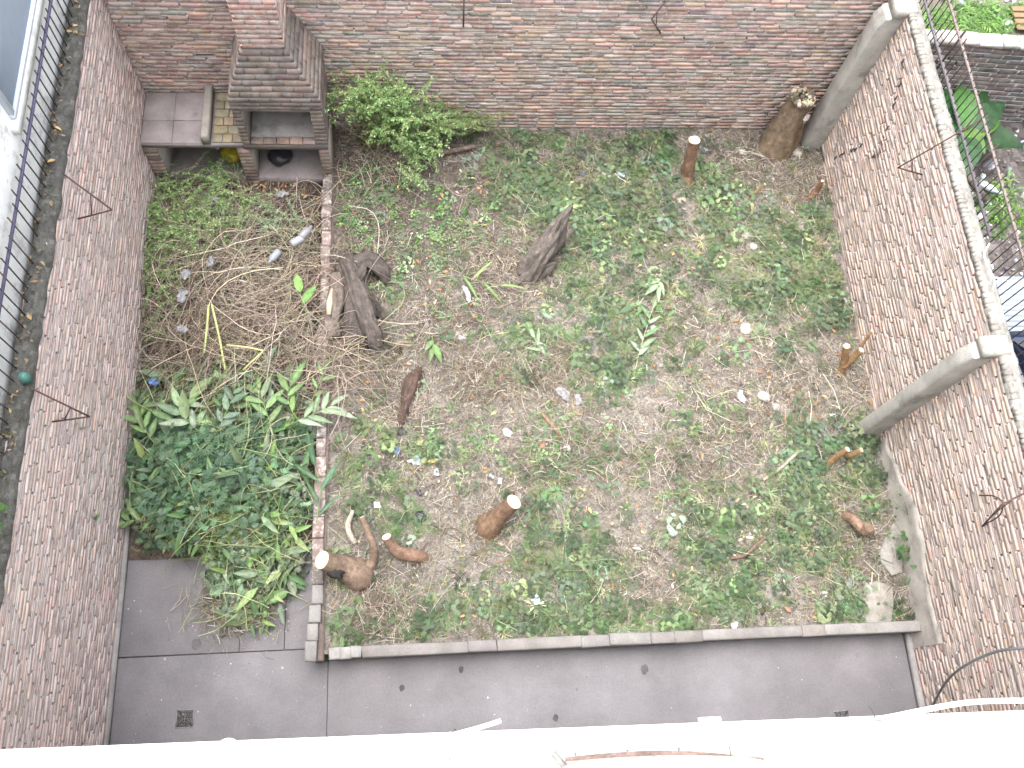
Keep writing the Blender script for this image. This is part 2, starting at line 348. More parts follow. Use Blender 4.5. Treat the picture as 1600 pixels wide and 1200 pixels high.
# plaster band low on the right wall
b = MB(); ny, nz = 120, 16; ys = np.linspace(.98, 3.32, ny); out = []
topz = .74 + .09 * vn(ys * 1.3, ys * 0, 31) + .05 * vn(ys * 5, ys * 0, 32) - .25 * np.clip((ys - 2.2), 0, 1)
for j in range(nz):
    zz = .02 + (topz - .02) * j / (nz - 1); out.append(np.stack([W - .018 - .008 * vn(ys * 6, zz * 6 + 3, 33) + .03 * (j == nz - 1), ys, zz], -1))
V = np.array(out).reshape(-1, 3); i = np.arange(nz - 1)[:, None] * ny + np.arange(ny - 1)[None]
b.add(V - np.array([W, 3.5, 0]), np.stack([i, i + ny, i + ny + 1, i + 1], -1).reshape(-1, 4), (.4, .37, .335)); b.build('render_patch', MAT['cement'], wr, smooth=True)
# tops of the side walls
def rough_cap(root, x0, x1, y0, y1, z, col, mt, amp=.012, name='cap', nx=8, step=.04):
    ny = int((y1 - y0) / step); gx = np.linspace(x0, x1, nx); gy = np.linspace(y0, y1, ny); X, Y = np.meshgrid(gx, gy); Z = z + amp * vn(X * 18, Y * 14, 41) + amp * vn(X * 7, Y * 5, 42)
    edge = (X <= x0 + 1e-6) | (X >= x1 - 1e-6); Xw = X + np.where(edge, .012 * vn(Y * 9, Y * 0 + X, 43), 0)
    Z = np.where(edge, Z - .02, Z); n0 = ny * nx
    V = np.concatenate([np.stack([Xw, Y, Z], -1).reshape(-1, 3), np.stack([Xw[:, [0, -1]], Y[:, [0, -1]], Z[:, [0, -1]] * 0 + z - .07], -1).reshape(-1, 3)])
    i = np.arange(ny - 1)[:, None] * nx + np.arange(nx - 1)[None]; F = np.stack([i, i + 1, i + nx + 1, i + nx], -1).reshape(-1, 4)
    j = np.arange(ny - 1); FL = np.stack([j * nx, (j + 1) * nx, n0 + (j + 1) * 2, n0 + j * 2], -1); FR = np.stack([j * nx + nx - 1, n0 + j * 2 + 1, n0 + (j + 1) * 2 + 1, (j + 1) * nx + nx - 1], -1)
    F = np.vstack([F, FL, FR]); bb = MB(); bb.add(V - np.array(root.location), F, np.array(col) * np.exp(.15 * rng.normal(0, 1, (len(F), 1)))); return bb.build(name, mt, root, smooth=False)
rough_cap(wl, -.17, .012, -.6, YB, HL - .01, (.12, .118, .108), MAT['soil'], .014, 'ledge')
rough_cap(wr, W + .005, W + .16, -.6, YB, HR - .012, (.24, .23, .21), MAT['cement'], .008, 'coping')
b = MB(); y = -.5
while y < YB - .05:      # row of brick ends bedded in whitish mortar along the inner edge of the right wall
    L = random.uniform(.03, .055)
    if random.random() > .1 and not 3.36 < y < 3.62: V, F = chamfer_box(W - .006 + random.uniform(-.006, .006), W + .07, y, y + L, HR - .06, HR - .006 + random.uniform(-.003, .003), .006, .002); b.add(V - np.array(wr.location), F, np.array([.26, .245, .22]) * random.uniform(.85, 1.05))
    y += L + random.uniform(.008, .02)
tag(b.build('edge_bricks', MAT['cement'], wr), kind='stuff')
# stepped cracks in the right wall: thin dark strips on the face, shade in the gaps put in as colour
b = MB()
for pts in ([(1352, 224), (1335, 236), (1320, 240), (1300, 251)], [(1357, 244), (1376, 239), (1381, 215), (1393, 188)], [(1396, 170), (1408, 130), (1414, 80)]):
    P = np.array([at(px, py, W - .012, 0) for px, py in pts]); Q = []
    for a, c in zip(P[:-1], P[1:]):
        n = max(2, int(np.linalg.norm(c - a) / .07))
        for k in range(n): Q.append(a + (c - a) * k / n)
    for a, c in zip(Q[:-1], Q[1:]):
        m_ = np.array([a[0], c[1], a[2]])
        for s, e in ((a, m_), (m_, c)):
            lo = np.minimum(s, e) - .004; hi = np.maximum(s, e) + .004; random.random() < .4 and b.add(boxv(W - .02, W - .006, lo[1], hi[1], lo[2], hi[2]) - np.array(wr.location), BOXF, (.07, .06, .055))
b.build('crack', MAT['mortar'], wr)

# ------------------------------------------------------------------ concrete columns on the right wall
def column(pb, name, label, y0, y1, x0, top):
    r = empty(name, (W, (y0 + y1) / 2, 0), label, 'column', 'concrete columns on the right wall')
    n = 26; V = []; zs = np.linspace(0, top, n)
    for z in zs:
        j = .006 * vn(z * 7, y0, 51); k = .006 * vn(z * 7, y1 + 3, 52)
        V += [[W - .004, y0 + j, z], [x0 + .02 + k, y0 + j, z], [x0 + k, y0 + .02 + j, z], [x0 + j, y1 - .02 + k, z], [x0 + .02 + j, y1 + k, z], [W - .004, y1 + k, z]]
    V = np.array(V); V[-6:, 2] += np.array([.1, 0, 0, 0, 0, .1]); V[-6:, 0] += np.array([0, .05, .05, .05, .05, 0])
    i = np.arange(n - 1)[:, None] * 6 + np.arange(5)[None]; F = np.stack([i, i + 6, i + 7, i + 1], -1).reshape(-1, 4)
    bb = MB(); bb.add(V - np.array(r.location), [F], (.36, .345, .315)); t = (np.arange(6) + (n - 1) * 6)[None][:, ::-1]; bb.add((V - np.array(r.location)), [t], (.4, .38, .345)); bb.build('shaft', MAT['cement'], r, smooth=False)
    V2, F2 = chamfer_box(x0 + .1, W + .1, y0 - .015, y1 + .015, top + .04, top + .16, .02, .008); b2 = MB(); b2.add(V2 - np.array(r.location), F2, (.4, .38, .34)); b2.build('cap', MAT['cement'], r)
column(0, 'concrete_column', 'grey concrete column beside the thick old trunk in the back right corner', 7.47, 7.70, 8.41, HR - .14)
column(1, 'concrete_column', 'grey concrete column halfway along the pale wall, its foot in the weeds', 3.41, 3.57, 8.41, HR - .14)

# ------------------------------------------------------------------ kerbs of the bed
kf = empty('low_wall', (5.4, 1.2, 0), 'low plastered wall along the front edge of the garden bed', 'low wall')
x = 2.26; first = True
while x < 8.62:
    L = .11 if x < 2.5 else random.choice([.26, .3, .45, .9, 1.1]); L = min(L, 8.64 - x)
    V, F = chamfer_box(x + .002, x + L, 1.145 + random.uniform(-.006, .006), 1.262 + random.uniform(-.006, .006), .2, .35 + random.uniform(-.006, .006), .012, .004)
    V += np.c_[V[:, 0] * 0, (V[:, 0] - 5.4) * .000, V[:, 0] * 0]
    b = MB(); b.add(V - np.array(kf.location), F, jcol([(.22, .207, .2), (.25, .238, .23), (.2, .183, .175), (.28, .272, .265)], 1, .06, .01)[0]); b.build('coping_block', MAT['cement'], kf); x += L
b = MB(); V = boxv(2.262, 8.65, 1.165, 1.25, -.02, .2); b.add(V - np.array(kf.location), BOXF, (.2, .18, .17)); b.build('face', MAT['cement'], kf)
kl = empty('low_wall', (2.17, 3.5, 0), 'narrow brick edging wall between the paved strip and the garden bed', 'low wall')
b = MB(); b.add(boxv(2.085, 2.195, 1.14, 7.0, -.02, .29) - np.array(kl.location), BOXF, (.23, .18, .16)); b.build('face', MAT['mortar'], kl)
y = 1.13
while y < 7.0:
    L = random.uniform(.17, .25); gapped = 4.75 < y < 5.1
    if not gapped:
        xo = -.055 * (y < 1.7) * (1.7 - y) / .6 - .02
        V, F = chamfer_box(2.085 + xo + random.uniform(-.008, .008), 2.2 + xo + random.uniform(-.006, .006), y + .003, y + L, .29, .35 + random.uniform(-.006, .004), .012, .004)
        pale = (.215, .208, .2) if y < 1.75 else None
        b = MB(); b.add(V - np.array(kl.location), F, np.array(pale) if pale else jcol([(.17, .135, .125), (.2, .15, .135), (.15, .13, .122)], 1, .08, .02)[0]); b.build('brick', MAT['brick_back'] if not pale else MAT['cement'], kl)
    y += L + .004

# ------------------------------------------------------------------ brick barbecue in the back left corner
bq = empty('brick_barbecue', (1.1, 7.4, 0), 'sooty brick barbecue with tapering hood and red brick chimney in the corner', 'barbecue'); o0 = np.array(bq.location)
PAL_Q = [(.17, .14, .122), (.2, .158, .136), (.15, .13, .117), (.22, .165, .135), (.19, .165, .143)]
def ring_courses(z0, z1, ext, pal, mt, name, mort, sides='FLR', skip=None, course=.068, bl=.23):
    """courses of bricks around a box whose extents ext(z)->(x0,x1,y0) may change with height; back is against the wall"""
    B = []; bb = MB(); n = int(round((z1 - z0) / course))
    for i in range(n):
        zc = z0 + (i + .5) * course; x0, x1, y0 = ext(zc); zlo, zhi = zc - course / 2, zc + course / 2
        segs = []
        if 'F' in sides: segs.append((np.array([x0, y0, 0.]), np.array([1., 0, 0]), np.array([0, -1., 0]), x1 - x0))
        if 'R' in sides: segs.append((np.array([x1, y0, 0.]), np.array([0, 1., 0]), np.array([1., 0, 0]), YB - y0))
        if 'L' in sides: segs.append((np.array([x0, y0, 0.]), np.array([0, 1., 0]), np.array([-1., 0, 0]), YB - y0))
        if not skip:
            (a0, a1, a2), (c0, c1, c2) = ext(zlo), ext(zhi); k_ = .004
            bb.add(np.array([[a0 + k_, a2 + k_, zlo], [a1 - k_, a2 + k_, zlo], [a1 - k_, YB, zlo], [a0 + k_, YB, zlo], [c0 + k_, c2 + k_, zhi], [c1 - k_, c2 + k_, zhi], [c1 - k_, YB, zhi], [c0 + k_, YB, zhi]]) - o0, BOXF, np.array(mort) * random.uniform(.9, 1.1))
        e0, e1 = ext(zlo), ext(zhi); dz = zhi - zlo; tl = {'F': (e1[2] - e0[2]) / dz, 'R': (e0[1] - e1[1]) / dz, 'L': (e1[0] - e0[0]) / dz}
        for o, u, nn, L in segs:
            t_ = tl['F' if abs(nn[1]) > .5 else ('R' if nn[0] > 0 else 'L')]; nn = nn + np.array([0, 0, t_]); nn /= np.linalg.norm(nn); hk = math.sqrt(1 + t_ * t_)
            x = -(i % 2) * bl * .5
            while x < L:
                l = bl - .014 + random.uniform(-.01, .01); a, c = max(x, .0), min(x + l, L)
                if c - a > .03:
                    p = o + u * (a + c) / 2 + np.array([0, 0, zc])
                    if not (skip and skip(p)): B.append((p - nn * .03, u, nn, c - a, .03 + random.uniform(-.001, .005), course * hk - .012))
                x += l + .014
    if bb.n: bb.build('core', MAT['mortar'], bq)
    return B
hx = lambda z: (1.2, 2.2, 7.0) if z < 1.78 else tuple(np.array([1.2, 2.2, 7.0]) + (np.array([1.44, 1.9, 7.2]) - np.array([1.2, 2.2, 7.0])) * min(1, (z - 1.78) / .58))
BQ = ring_courses(1.6, 2.36, hx, PAL_Q, MAT['brick_soot'], 'hood', (.165, .148, .132))
# jambs of the fire opening and lintel
for i in range(9):
    zc = .97 + (i + .5) * .07
    for xa, xb in ((1.2, 1.29), (2.06, 2.2)):
        BQ.append((np.array([(xa + xb) / 2, 7.03, zc]), np.array([1., 0, 0]), np.array([0, -1., 0]), xb - xa - .004, .03, .058))
    for k in range(3): BQ.append((np.array([2.17, 7.13 + k * .25, zc]), np.array([0, 1., 0]), np.array([1., 0, 0]), .235, .03, .058))
    for k in range(3): BQ.append((np.array([1.23, 7.13 + k * .25, zc]), np.array([0, 1., 0]), np.array([-1., 0, 0]), .235, .03, .058))
place_bricks(bq, MAT['brick_soot'], BQ, PAL_Q, 180, 'brick', 'hood_bricks')
BC = ring_courses(2.36, 3.55, lambda z: (1.44, 1.9, 7.2), None, None, 'chimney', (.42, .36, .32), bl=.235)
place_bricks(bq, MAT['brick_red'], BC, [(.4, .25, .2), (.45, .28, .22), (.4, .28, .24), (.46, .33, .28)], 80, 'chimney_brick', 'chimney_bricks')
def qbox(name, x0, x1, y0, y1, z0, z1, col, mt='cement', bv=.008, j=.002):
    b = MB(); V, F = chamfer_box(x0, x1, y0, y1, z0, z1, bv, j); b.add(V - o0, F, col); return b.build(name, MAT[mt], bq)
qbox('jamb', 1.225, 1.285, 7.03, 7.78, .96, 1.6, (.3, .27, .24)); qbox('jamb', 2.07, 2.175, 7.03, 7.78, .96, 1.6, (.3, .27, .24))
qbox('counter_slab', .015, 1.2, 7.03, 7.78, .86, .93, (.24, .215, .215)); qbox('counter_slab', 1.2, 2.19, 7.012, 7.78, .86, .955, (.2, .18, .17))
for x0, x1, y0, y1 in ((.02, .37, 7.04, 7.36), (.376, .71, 7.04, 7.36), (.02, .37, 7.366, 7.77), (.376, .71, 7.366, 7.77)): qbox('paver', x0, x1, y0, y1, .925, .942 + random.uniform(0, .004), jcol((.27, .235, .24), 1, .06, .01)[0], bv=.004, j=.0008)
V, F = chamfer_box(.735, .825, 7.03, 7.775, .925, 1.09, .012, .003); b = MB(); b.add(V - o0, F, (.27, .25, .225)); b.build('upstand', MAT['cement'], bq)
yy = 7.05
for row in range(6):
    n = 2 if row % 2 else 3; xs = np.linspace(.84, 1.19, n + 1)
    for k in range(n): qbox('firebrick', xs[k] + .005, xs[k + 1] - .005, yy, yy + .112, .925, .95 + random.uniform(0, .006), jcol([(.24, .205, .135), (.2, .175, .125), (.15, .135, .105), (.27, .225, .16)], 1, .1, .03)[0], 'stone', .005, .001)
    yy += .12
for k in range(5): qbox('front_brick', 1.295 + k * .152, 1.295 + k * .152 + .147, 7.005, 7.1, .955, .985 + random.uniform(0, .006), jcol([(.3, .2, .155), (.26, .21, .18), (.24, .21, .185), (.3, .22, .17)], 1, .1, .03)[0], 'stone', .006, .002)
qbox('hearth', 1.29, 2.065, 7.11, 7.78, .955, .97, (.36, .335, .32)); qbox('lintel', 1.21, 2.19, 7.015, 7.1, 1.56, 1.6, (.33, .28, .24))
qbox('pier', .01, .17, 7.05, 7.78, .0, .86, (.3, .27, .245)); qbox('pier', 1.1, 1.25, 7.05, 7.78, .0, .86, (.28, .25, .22)); qbox('pier', 2.07, 2.19, 7.03, 7.78, 0, .86, (.27, .23, .2))
qbox('shelf', .17, 1.1, 7.03, 7.78, .02, .24, (.2, .175, .165)); qbox('shelf', 1.25, 2.07, 7.03, 7.78, .02, .24, (.27, .235, .23))
BP = []
for xa, xb in ((.01, .17), (1.1, 1.25), (2.07, 2.19)):
    for i in range(11): BP.append((np.array([(xa + xb) / 2, 7.05, .07 + i * .071]), np.array([1., 0, 0]), np.array([0, -1., 0]), xb - xa - .004, .02 + random.uniform(0, .005), .056))
place_bricks(bq, MAT['brick_soot'], BP, [(.3, .24, .2), (.26, .2, .17), (.33, .25, .2)], 40, 'pier_brick', 'pier_bricks')

# ------------------------------------------------------------------ iron pickets on the side walls
def rod(bb, a, c, r, o0, col, n=6): V, B = tube([a, c], r, n); bb.add(np.asarray(V) - o0, B, col)
def fence(name, label, x, z, y0, y1, h, step, lean, railcol, rail_y, bottom=False, group=None):
    r = empty(name, (x, (y0 + y1) / 2, z), label, 'fence', group); o0 = np.array(r.location); k = 0; y = y0; tpl = None
    while y < y1:
        b = MB(); rod(b, (0, 0, -.03), (lean + random.uniform(-.01, .01), random.uniform(-.012, .012), h + random.uniform(-.02, .04)), .0065 if random.random() > .06 else .012, np.zeros(3), (.045, .038, .036) if random.random() > .3 else (.09, .06, .05))
        o = b.build('picket', MAT['iron'], r); o.location = (0, y - o0[1], 0); y += step * random.uniform(.9, 1.1)
    b = MB(); b.add(boxv(x + lean * .85 - .011, x + lean * .85 + .011, rail_y[0], rail_y[1], z + h * .85 - .011, z + h * .85 + .011) - o0, BOXF, railcol); b.build('rail', MAT['iron'], r)
    if bottom: b = MB(); b.add(boxv(x - .013, x + .013, bottom[0], bottom[1], z + .06, z + .09) - o0, BOXF, (.13, .12, .125)); b.build('bottom_rail', MAT['iron'], r)
    return r
fence('iron_fence', 'row of thin iron pickets with a bluish top rail along the left wall ledge', -.12, HL, 1.9, 9.0, .5, .128, 0, (.085, .08, .14), (3.4, 9.0), group='picket fences on the side walls')
fence('iron_fence', 'row of thin iron pickets with a rusty pale top rail along the right wall', W + .155, HR, 2.2, 9.2, .5, .09, .0, (.2, .165, .15), (2.0, 9.2), (4.6, 9.0), group='picket fences on the side walls')
# triangular brackets sticking out of the walls
def bracket(tip, wallp, top, strut, label, extra=None):
    r = empty('iron_bracket', tuple(wallp), label, 'bracket', 'rusty brackets sticking out of the walls'); o0 = np.array(r.location)
    for nm, a, c, q in (('arm', wallp, tip, .009), ('stay', top, tip, .008), ('strut', strut[0], strut[1], .006)):
        b = MB(); rod(b, np.array(a), np.array(c), q, o0, (.085, .05, .045)); b.build(nm, MAT['iron'], r)
def wall_bracket(pw, ptip, ptop, s0, s1, wx, label, topx, topz):
    a = at(*pw, wx, 0); tip = at(*ptip, a[1], 1); t = at(*ptop, topz, 2)
    lerp = lambda p, q, f: np.array(p) + (np.array(q) - np.array(p)) * f
    bracket(tip, a, t, (lerp(tip, t, s0), lerp(tip, a, s1)), label)
wall_bracket((122, 342), (175, 328), (72, 252), .33, .6, 0.01, 'rusty triangular bracket jutting from the left wall above the dry vines', 0, HL + .02)
wall_bracket((82, 659), (140, 651), (47, 606), .33, .68, 0.01, 'rusty triangular bracket jutting from the left wall beside the leafy cuttings', 0, HL + .02)
wall_bracket((1441, 273), (1403, 262), (1543, 181), .17, .58, W - .01, 'thin rusty bracket jutting from the pale wall between the two columns', 0, HR + .42)
wall_bracket((1535, 822), (1566, 788), (1612, 765), .4, .5, W - .01, 'bent rusty bracket jutting from the pale wall near the cable', 0, HR)
b = MB(); P = smooth_path([at(1530, 774, W - .02, 0), at(1552, 775, W - .08, 0), at(1566, 785, W - .16, 0), at(1562, 805, W - .1, 0), at(1538, 820, W - .01, 0)], 5); V, B_ = tube(P, .007, 6); b.add(V, B_, (.08, .06, .055))
o = b.build('wire_loop', MAT['iron'], origin=P[0]); tag(o, 'curved rusty wire loop hanging at the bent bracket on the pale wall', 'wire')
for (px, py), (qx, qy), lab in (((725, -6), (724, 42), 'single rusty rod standing out of the back wall above the shrub'),):
    a = at(px, py, YB - .02, 1); c = at(qx, qy, YB - .1, 1); b = MB(); rod(b, a, c, .011, a, (.07, .05, .045)); o = b.build('iron_rod', MAT['iron']); o.location = a; tag(o, lab, 'rod')
a = at(1040, 2, YB - .01, 1); tip = at(1018, 30, a[1] - .12, 1); c = at(1032, 52, YB - .01, 1)
bracket(tip, c, a, (tip + (a - tip) * .4, tip + (c - tip) * .5), 'small rusty bracket high on the back wall')
# objects lying on the left ledge
b = MB(); p = at(42, 593, HL + .02); V, B_ = tube([p, p + [0, 0, .05], p + [0, 0, .1]], [.045, .045, .03], 14); b.add(V, B_, (.06, .17, .14)); tag(b.build('glass_bottle_base', MAT['plastic'], smooth=True, origin=p), 'round green bottle end on the mossy left ledge', 'bottle')
def leafstuff(mb, pts, cols, size=.05, tilt=.5, asp=.45):
    """curled leaf-shaped flakes at pts (N,3)"""
    N = len(pts); V = np.array([[0, 0, 0], [.35, -.5, .1], [.4, 0, .0], [.35, .5, .1], [.75, -.33, .02], [.75, 0, -.04], [.75, .33, .02], [1, 0, -.12]])
    F3 = np.array([[0, 1, 2], [0, 2, 3], [4, 7, 5], [5, 7, 6]]); F4 = np.array([[1, 4, 5, 2], [2, 5, 6, 3]])
    F = np.vstack([F3, F4[:, [0, 1, 2]], F4[:, [0, 2, 3]]])
    s = size * np.exp(rng.normal(0, .3, N)) if np.ndim(size) == 0 else size
    M = rand_rot(N, tilt) * s[:, None, None]; M = M @ np.diag([1, asp, 1.])
    mb.inst(V, F, M, np.asarray(pts), cols)
N = 170; y = rng.uniform(1.7, 7.6, N); P = np.c_[-.085 + .07 * rng.uniform(-1, 1, N) , y, np.full(N, HL + .015)]
b = MB(); leafstuff(b, P, jcol([(.3, .2, .1), (.13, .1, .075), (.2, .15, .1), (.06, .07, .035)], N, .25), .045, .5)
tag(b.build('ledge_litter', MAT['straw']), 'dry leaves and dirt lying along the left wall ledge', 'dry leaves', kind='stuff')

# ------------------------------------------------------------------ neighbours
nb = empty('house', (-.42, 6, 0), 'mould stained white house wall with grey blue windows beyond the left pickets', 'house'); o0 = np.array(nb.location)
b = MB(); b.add(boxv(-3, -.195, 1.2, 14, -.05, 5.6) - o0, BOXF, (.7, .71, .7)); b.build('wall', MAT['plaster'], nb)
b = MB(); b.add(*chamfer_box(-.25, -.13, 5.4, 13.6, 3.3, 3.38, .01)); b.F[-1] = (b.F[-1][0], np.tile([.6, .6, .58], (len(b.F[-1][0]), 1))); b.V[-1] = b.V[-1] - o0; b.build('window_sill', MAT['plaster'], nb)
for ya, yb_ in ((5.5, 7.42), (7.46, 9.6), (9.64, 11.8)):
    wf = MB()
    for q in ((-.194, -.15, ya, yb_, 3.39, 3.435), (-.194, -.15, ya, yb_, 4.95, 5.0), (-.194, -.15, ya, ya + .05, 3.435, 4.95), (-.194, -.15, yb_ - .05, yb_, 3.435, 4.95)): wf.add(boxv(*q) - o0, BOXF, (.62, .68, .78))
    f = wf.build('window', MAT['paint'], nb); g_ = MB(); g_.add(boxv(-.1935, -.175, ya + .05, yb_ - .05, 3.435, 4.95) - o0, BOXF, (.23, .3, .37)); g_.build('pane', MAT['glass'], f)
# wall at the end of the right hand yard
ne = empty('brick_wall', (11.5, 8.2, 0), 'dark brick wall with a pale coping in the neighbouring yard on the right', 'wall'); 
brick_wall(ne, (8.95, 8.35, 0), (1, -.07, 0), (-.07, -1, 0), 5.5, -.02, 1.4, MAT['brick_soot'], [(.1, .095, .1), (.13, .11, .105), (.16, .12, .11)], (.4, .38, .36), gap=.025, hole=.1, course=.085, bl=.27, limit=150)
b = MB(); x = 0.
while x < 5.4:
    L = random.uniform(.2, .32); V, F = chamfer_box(x, x + L - .015, -.03, .16, 1.39, 1.45 + random.uniform(0, .02), .015, .006); th = -.07; Rm = np.array([[1, .07, 0], [-.07, 1, 0], [0, 0, 1]])
    b.add(V @ Rm.T + np.array([8.95, 8.35, 0]) - np.array(ne.location), F, jcol([(.38, .36, .34), (.32, .27, .25), (.45, .43, .42)], 1, .1, .02)[0]); x += L
tag(b.build('coping', MAT['cement'], ne), kind='stuff')
# broad leaved plant
def big_leaf(mb, base, dirv, L, Wd, droop=.25, col=(.06, .16, .05), seg=7, fold=.12, wave=.03, o0=np.zeros(3)):
    d = np.asarray(dirv, float); d /= np.linalg.norm(d); side = np.cross(d, [0, 0, 1.]); side /= np.linalg.norm(side) + 1e-9; up = np.cross(side, d)
    V = []; ph = random.uniform(0, 6)
    for i in range(seg + 1):
        t = i / seg; wdt = Wd * .5 * (math.sin(math.pi * min(1, t * .97 + .03) ** .8) ** .85 if 0 < t < 1 else .02)
        c = np.asarray(base) + d * L * t + up * (-droop * L * t * t + .0)
        for s in (-1, -.5, 0, .5, 1): V.append(c + side * wdt * s + up * (abs(s) * fold * wdt * 2 + wave * Wd * math.sin(t * 9 + ph + s) * abs(s)))
    i = np.arange(seg)[:, None] * 5 + np.arange(4)[None]; F = np.stack([i, i + 1, i + 6, i + 5], -1).reshape(-1, 4)
    cc = np.tile(np.asarray(col), (len(F), 1)); cc = cc * (1 + .12 * rng.normal(0, 1, (len(F), 1))); cc[1::4] *= 1.12; cc[2::4] *= 1.12
    mb.add(np.array(V) - o0, F, cc)
pl = empty('broad_leaved_plant', tuple(at(1508, 205, .1)), 'lush plant with broad dark green leaves behind the right wall', 'plant'); o0 = np.array(pl.location)
for px, py, ang, L, Wd, c in ((1500, 210, 100, .75, .38, (.04, .15, .04)), (1505, 205, 60, .8, .4, (.055, .17, .05)), (1510, 212, -20, .72, .5, (.05, .14, .055)), (1502, 215, -100, .62, .42, (.06, .17, .06)), (1500, 205, 140, .6, .35, (.03, .1, .04)), (1508, 207, 15, .5, .36, (.14, .27, .04)), (1495, 212, -140, .55, .36, (.06, .16, .06)), (1505, 200, 85, .7, .36, (.08, .22, .05)), (1512, 205, 35, .7, .36, (.05, .15, .05)), (1502, 206, -60, .42, .3, (.13, .26, .05))):
    p = at(px, py, .45 + random.uniform(-.1, .2)); a = math.radians(ang); b = MB(); big_leaf(b, p, (math.cos(a), math.sin(a), .6), L * .95, Wd, .45, jcol(np.array(c) * .6, 1, .3)[0], 9, .1, .05, o0); b.build('leaf', MAT['leaf'], pl, smooth=True)
b = MB()
for k in range(7): V, B_ = tube(smooth_path([o0 + [random.uniform(-.05, .05), random.uniform(-.05, .05), -.1], o0 + [random.uniform(-.1, .1), random.uniform(-.1, .1), .4]]), .015, 6); b.add(V - o0, B_, (.09, .16, .05))
b.build('stem', MAT['leaf'], pl)
p0, p1 = at(1494, 252, .9), at(1540, 312, .02); b = MB(); V, B_ = tube([p0, p1], .05, 4); b.add(V, B_, (.24, .2, .17)); tag(b.build('timber_post', MAT['bark'], origin=p0), 'weathered grey timber leaning beyond the right wall below the broad leaves', 'timber')
def bottle(px, py, z, ang, L, r, col, label, name='plastic_bottle'):
    p = at(px, py, z); d = np.array([math.cos(ang), math.sin(ang), 0]); b = MB(); V, B_ = tube([p, p + d * L * .05, p + d * L * .62, p + d * L * .8, p + d * L * .84, p + d * L], [r * .8, r, r, r * .45, r * .36, r * .36], 12); b.add(V, B_, col)
    return tag(b.build(name, MAT['plastic'], smooth=True, origin=p), label, 'bottle')
bottle(1530, 285, .05, -.6, .32, .05, (.42, .47, .52), 'pale plastic bottle on the dirt beyond the right wall beside the timber')
b = MB(); p = at(1612, 46, .02); 
for k in range(4):
    V, F = chamfer_box(-.24, .24, -.02 + k * .11, .07 + k * .11, 0, .02 + .01 * k, .004, .002); b.add(V, F, (.2, .14, .08))
o = b.build('wooden_crate_lid', MAT['wood']); o.location = p; tag(o, 'orange brown board lid in the far corner of the right yard', 'board')
V, F, c = sheet(8.9, 14, 3.5, 8.4, 60, 60, lambda x, y: -.045 + .02 * vn(x * 4, y * 4, 5), lambda x, y: np.array([.12, .105, .1]) * np.exp(.25 * rng.normal(0, 1, (len(x), 1))))
b = MB(); b.add(V, F, c); tag(b.build('yard_ground', MAT['soil'], smooth=True), kind='structure')
# corrugated sheet
ct = at(1612, 478, .1); nx_, ny_ = 60, 3; xs = np.linspace(-.62, .42, nx_); b = MB(); Yc = xs; V = []
for j, xx in enumerate((-1.05, 0, 1.1)):
    for q in xs: V.append([xx, q, .022 * math.sin(q / .076 * 2 * math.pi) + .02 * j])
i = np.arange(2)[:, None] * nx_ + np.arange(nx_ - 1)[None]; F = np.stack([i, i + nx_, i + nx_ + 1, i + 1], -1).reshape(-1, 4); b.add(np.array(V), F, (.33, .37, .42)); o = b.build('corrugated_sheet', MAT['metal'], smooth=True); o.location = ct; o.rotation_euler = (0, 0, -.03); tag(o, 'grey corrugated metal sheet lying beyond the right wall', 'metal sheet')
# parked car, only its roof edge in view
car = empty('parked_car', (10.85, 2.35, 0), 'dark blue car parked close behind the right wall, roof rail in view', 'car')
def loft(secs, name, mt, col, parent, smooth=True):
    """secs: list of (y, [(x,z)...]) closed outlines"""
    b = MB(); n = len(secs[0][1]); V = [[x, y, z] for y, s in secs for x, z in s]; i = np.arange(len(secs) - 1)[:, None] * n + np.arange(n)[None]; k = (np.arange(n) + 1) % n; j = np.arange(len(secs) - 1)[:, None] * n + k[None]
    b.add(np.array(V), [np.stack([i, j, j + n, i + n], -1).reshape(-1, 4), np.arange(n)[::-1][None], (np.arange(n) + (len(secs) - 1) * n)[None]], col); return b.build(name, mt, parent, smooth)
def outline(hw, z0, z1, r=.12):
    return [(-hw + r, z0), (hw - r, z0), (hw, z0 + r), (hw, z1 - r), (hw - r, z1), (-hw + r, z1), (-hw, z1 - r), (-hw, z0 + r)]
BL = (.012, .02, .05)
loft([(-2.1, outline(.7, .35, .75)), (-1.9, outline(.84, .25, .85)), (-.8, outline(.87, .22, .93)), (1.2, outline(.87, .22, .97)), (1.95, outline(.85, .25, .95)), (2.12, outline(.75, .35, .85))], 'body', MAT['car'], BL, car)
loft([(-1.0, outline(.8, .9, .94, .02)), (-.3, outline(.7, .9, 1.4, .1)), (.3, outline(.69, .9, 1.47, .1)), (1.3, outline(.68, .9, 1.45, .1)), (1.95, outline(.74, .9, .96, .02))], 'cabin', MAT['car'], BL, car)
for s in (-1, 1):
    b = MB(); b.add(*[boxv(s * .7 - .02, s * .7 + .02, -.4, 1.35, 1.47, 1.5), BOXF], (.02, .02, .022)); b.build('roof_rail', MAT['plastic'], car)
    b = MB(); V = np.array([[s * .86, -.75, .96], [s * .86, 1.45, .98], [s * .715, 1.2, 1.36], [s * .725, -.2, 1.34]]); b.add(np.vstack([V, V + [s * .012, 0, .006]]), BOXF, (.03, .035, .045)); b.build('side_window', MAT['glass'], car)
    for yy in (-1.35, 1.3):
        b = MB(); V, B_ = tube([[s * .68, yy, .31], [s * .88, yy, .31]], .31, 18); b.add(V, B_, (.02, .02, .02)); wh = b.build('wheel', MAT['plastic'], car); b = MB(); V, B_ = tube([[s * .87, yy, .31], [s * .9, yy, .31]], .19, 12); b.add(V, B_, (.4, .4, .42)); b.build('rim', MAT['metal'], wh)
